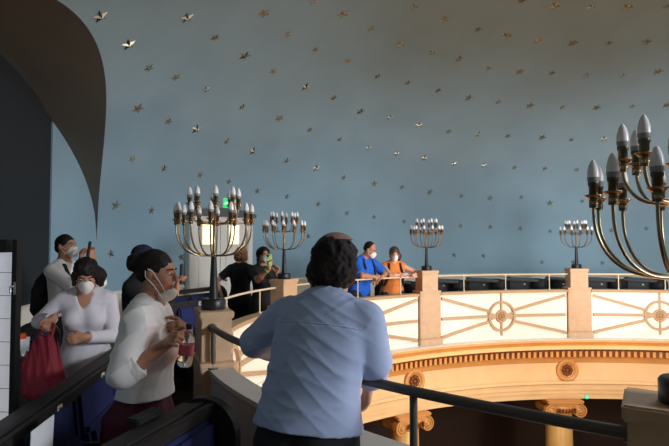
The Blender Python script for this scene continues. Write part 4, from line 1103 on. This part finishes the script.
# ---- 8 the man in royal blue
p8 = EP(46.6, .36); inn = -EN(46.6)
P = Person('m', (p8.x, p8.y, 0), (inn.x+.25, inn.y), 'man in royal blue T-shirt and white mask leaning on the far rail', H=1.63, lean=13, yaw=20, pitch=18, girth=1.12, vox=.008, skin=SK_A)
for q in (-1, 1):
    w_ = EP(47.4+q*-.5, -.02)+Vector((0,0,1.10)); P.set_arm(q, w_, (q*1,.1,-.35), hand=(inn.x*.6-q*.1, inn.y*.6, -.5), palm=(0,-.3,-1), curl=(25,30,25))
P.finish_body(); P.face_parts(lips=False)
A = P.top('t_shirt', M_ROYAL, grow=.018, hem=-.16, sleeve=.46, sleeve_r=.078, cuff_r=.074, seed=18, folds=.003); P.done(A)
P.trousers(M_JEANS); P.hair(M_HAIRK, 'receding'); P.mask()
backpack(P, 'dark blue backpack with straps worn by the man in royal blue', M_NAVY, M_NAVY)

# ---- 9 the woman in orange
p9 = EP(53.6, .34); inn = -EN(53.6)
P = Person('w', (p9.x, p9.y, 0), (inn.x-.35, inn.y), 'woman in sleeveless orange top and white mask, arms folded on the far rail', H=1.53, female=True, lean=10, yaw=-4, pitch=6, girth=1.14, vox=.008, skin=SK_B)
P.set_arm(1, EP(53.6,.0)+Vector((0,0,1.12)), (1,.1,-.3), hand=(.9,-.3,0), palm=(0,0,-1), curl=(15,20,15)); P.set_arm(-1, EP(54.8,-.02)+Vector((0,0,1.10)), (-1,.1,-.4), hand=(.2,-.9,-.2), palm=(0,0,-1), curl=(20,25,20))
P.finish_body(); P.face_parts(lips=False)
A = P.top('orange_top', M_ORANGE, grow=.016, hem=-.16, sleeve=.06, sleeve_r=.064, cuff_r=.06, seed=19, folds=.003); P.done(A)
P.trousers(M_JEANS); P.hair(M_HAIRB, 'pony'); P.mask()
backpack(P, 'black backpack with straps worn by the woman in orange', M_BLACKC, M_BLACKC)

# ------------------------------------------------------------------ light
def area(name, loc, aim, size, power, col, sy=None, spread=180):
    l = bpy.data.lights.new(name, 'AREA'); l.energy = power; l.color = col; l.size = size
    if sy: l.shape = 'RECTANGLE'; l.size_y = sy
    l.spread = spread*D2R
    o = bpy.data.objects.new(name, l); COL.objects.link(o); o.location = loc
    o.rotation_euler = (Vector(aim)-Vector(loc)).to_track_quat('-Z', 'Y').to_euler(); o['kind'] = 'helper'; return o
def spot(name, loc, aim, power, col, angle, blend, r=.1):
    l = bpy.data.lights.new(name, 'SPOT'); l.energy = power; l.color = col; l.spot_size = angle*D2R; l.spot_blend = blend; l.shadow_soft_size = r
    o = bpy.data.objects.new(name, l); COL.objects.link(o); o.location = loc
    o.rotation_euler = (Vector(aim)-Vector(loc)).to_track_quat('-Z', 'Y').to_euler(); o['kind'] = 'helper'; return o
area('skylight', (CX, CY, SPRING+HD*.93), (CX, CY, 0), 2.2, 95, (.92,.95,1.0))
area('dome_fill_up', (CX, CY, -1.2), (CX, CY, 5), 3.2, 108, (1.0,.38,.12))  # added warm fill aimed up to grey the upper dome, no fixture
area('cool_fill', (5.5,-.4,2.8), (-1.0,5.0,-.1), 1.5, 74, (.88,.93,1.0), sy=1.1, spread=75)  # added fill panel from the right, no window is built here
area('cool_fill', (-2.4,-.3,2.5), (3.4,9.0,-.1), 1.4, 112, (.94,.95,1.0), sy=1.1, spread=75)  # second added fill panel, behind the camera on the left
for td, pw, z in ((-8,32,.7),(35,350,1.0),(75,600,1.1),(114,760,1.4)):
    c = WP(td); spot('wall_fill_spot', (CX, CY-.3, 1.3), (c.x, c.y, z), pw, (.96,.97,1.0), 85, 1.0, .9)  # added spots to brighten the wall, no chandelier hangs here
for px_, pw in (((2.0,5.2,-2.4),110),((4.2,5.4,-2.6),80)):
    l = bpy.data.lights.new('hall_lamp', 'POINT'); l.energy = pw; l.color = (1.0,.72,.42); l.shadow_soft_size = .15
    o = bpy.data.objects.new('hall_lamp', l); COL.objects.link(o); o.location = px_; o['kind'] = 'helper'
for td, pw in ((2,90),(22,90),(42,110),(58,120),(74,150),(90,130),(106,100)):
    c = EP(td, 0); spot('hall_spotlight', (4.1,3.6,4.75), (c.x, c.y, -.05), pw, (1.0,.80,.58), 40, .5, .12)

w = bpy.data.worlds.new('World'); SC.world = w; w.use_nodes = True
w.node_tree.nodes['Background'].inputs['Color'].default_value = (.6,.7,.8,1); w.node_tree.nodes['Background'].inputs['Strength'].default_value = .15

# ------------------------------------------------------------------ camera
cam = bpy.data.cameras.new('Camera'); cam.sensor_width = 36; cam.lens = F/669*36; cam.clip_start = .02
co = bpy.data.objects.new('Camera', cam); COL.objects.link(co)
co.location = (0,0,CAMZ); co.rotation_euler = (math.pi/2+PITCH, 0, 0); SC.camera = co
SC.view_settings.view_transform = 'Standard'; SC.view_settings.look = 'None'
SC.view_settings.exposure = 0; SC.view_settings.gamma = 1; SC.view_settings.use_curve_mapping = False
SC.cycles.use_denoising = True; SC.cycles.max_bounces = 6; SC.cycles.diffuse_bounces = 4
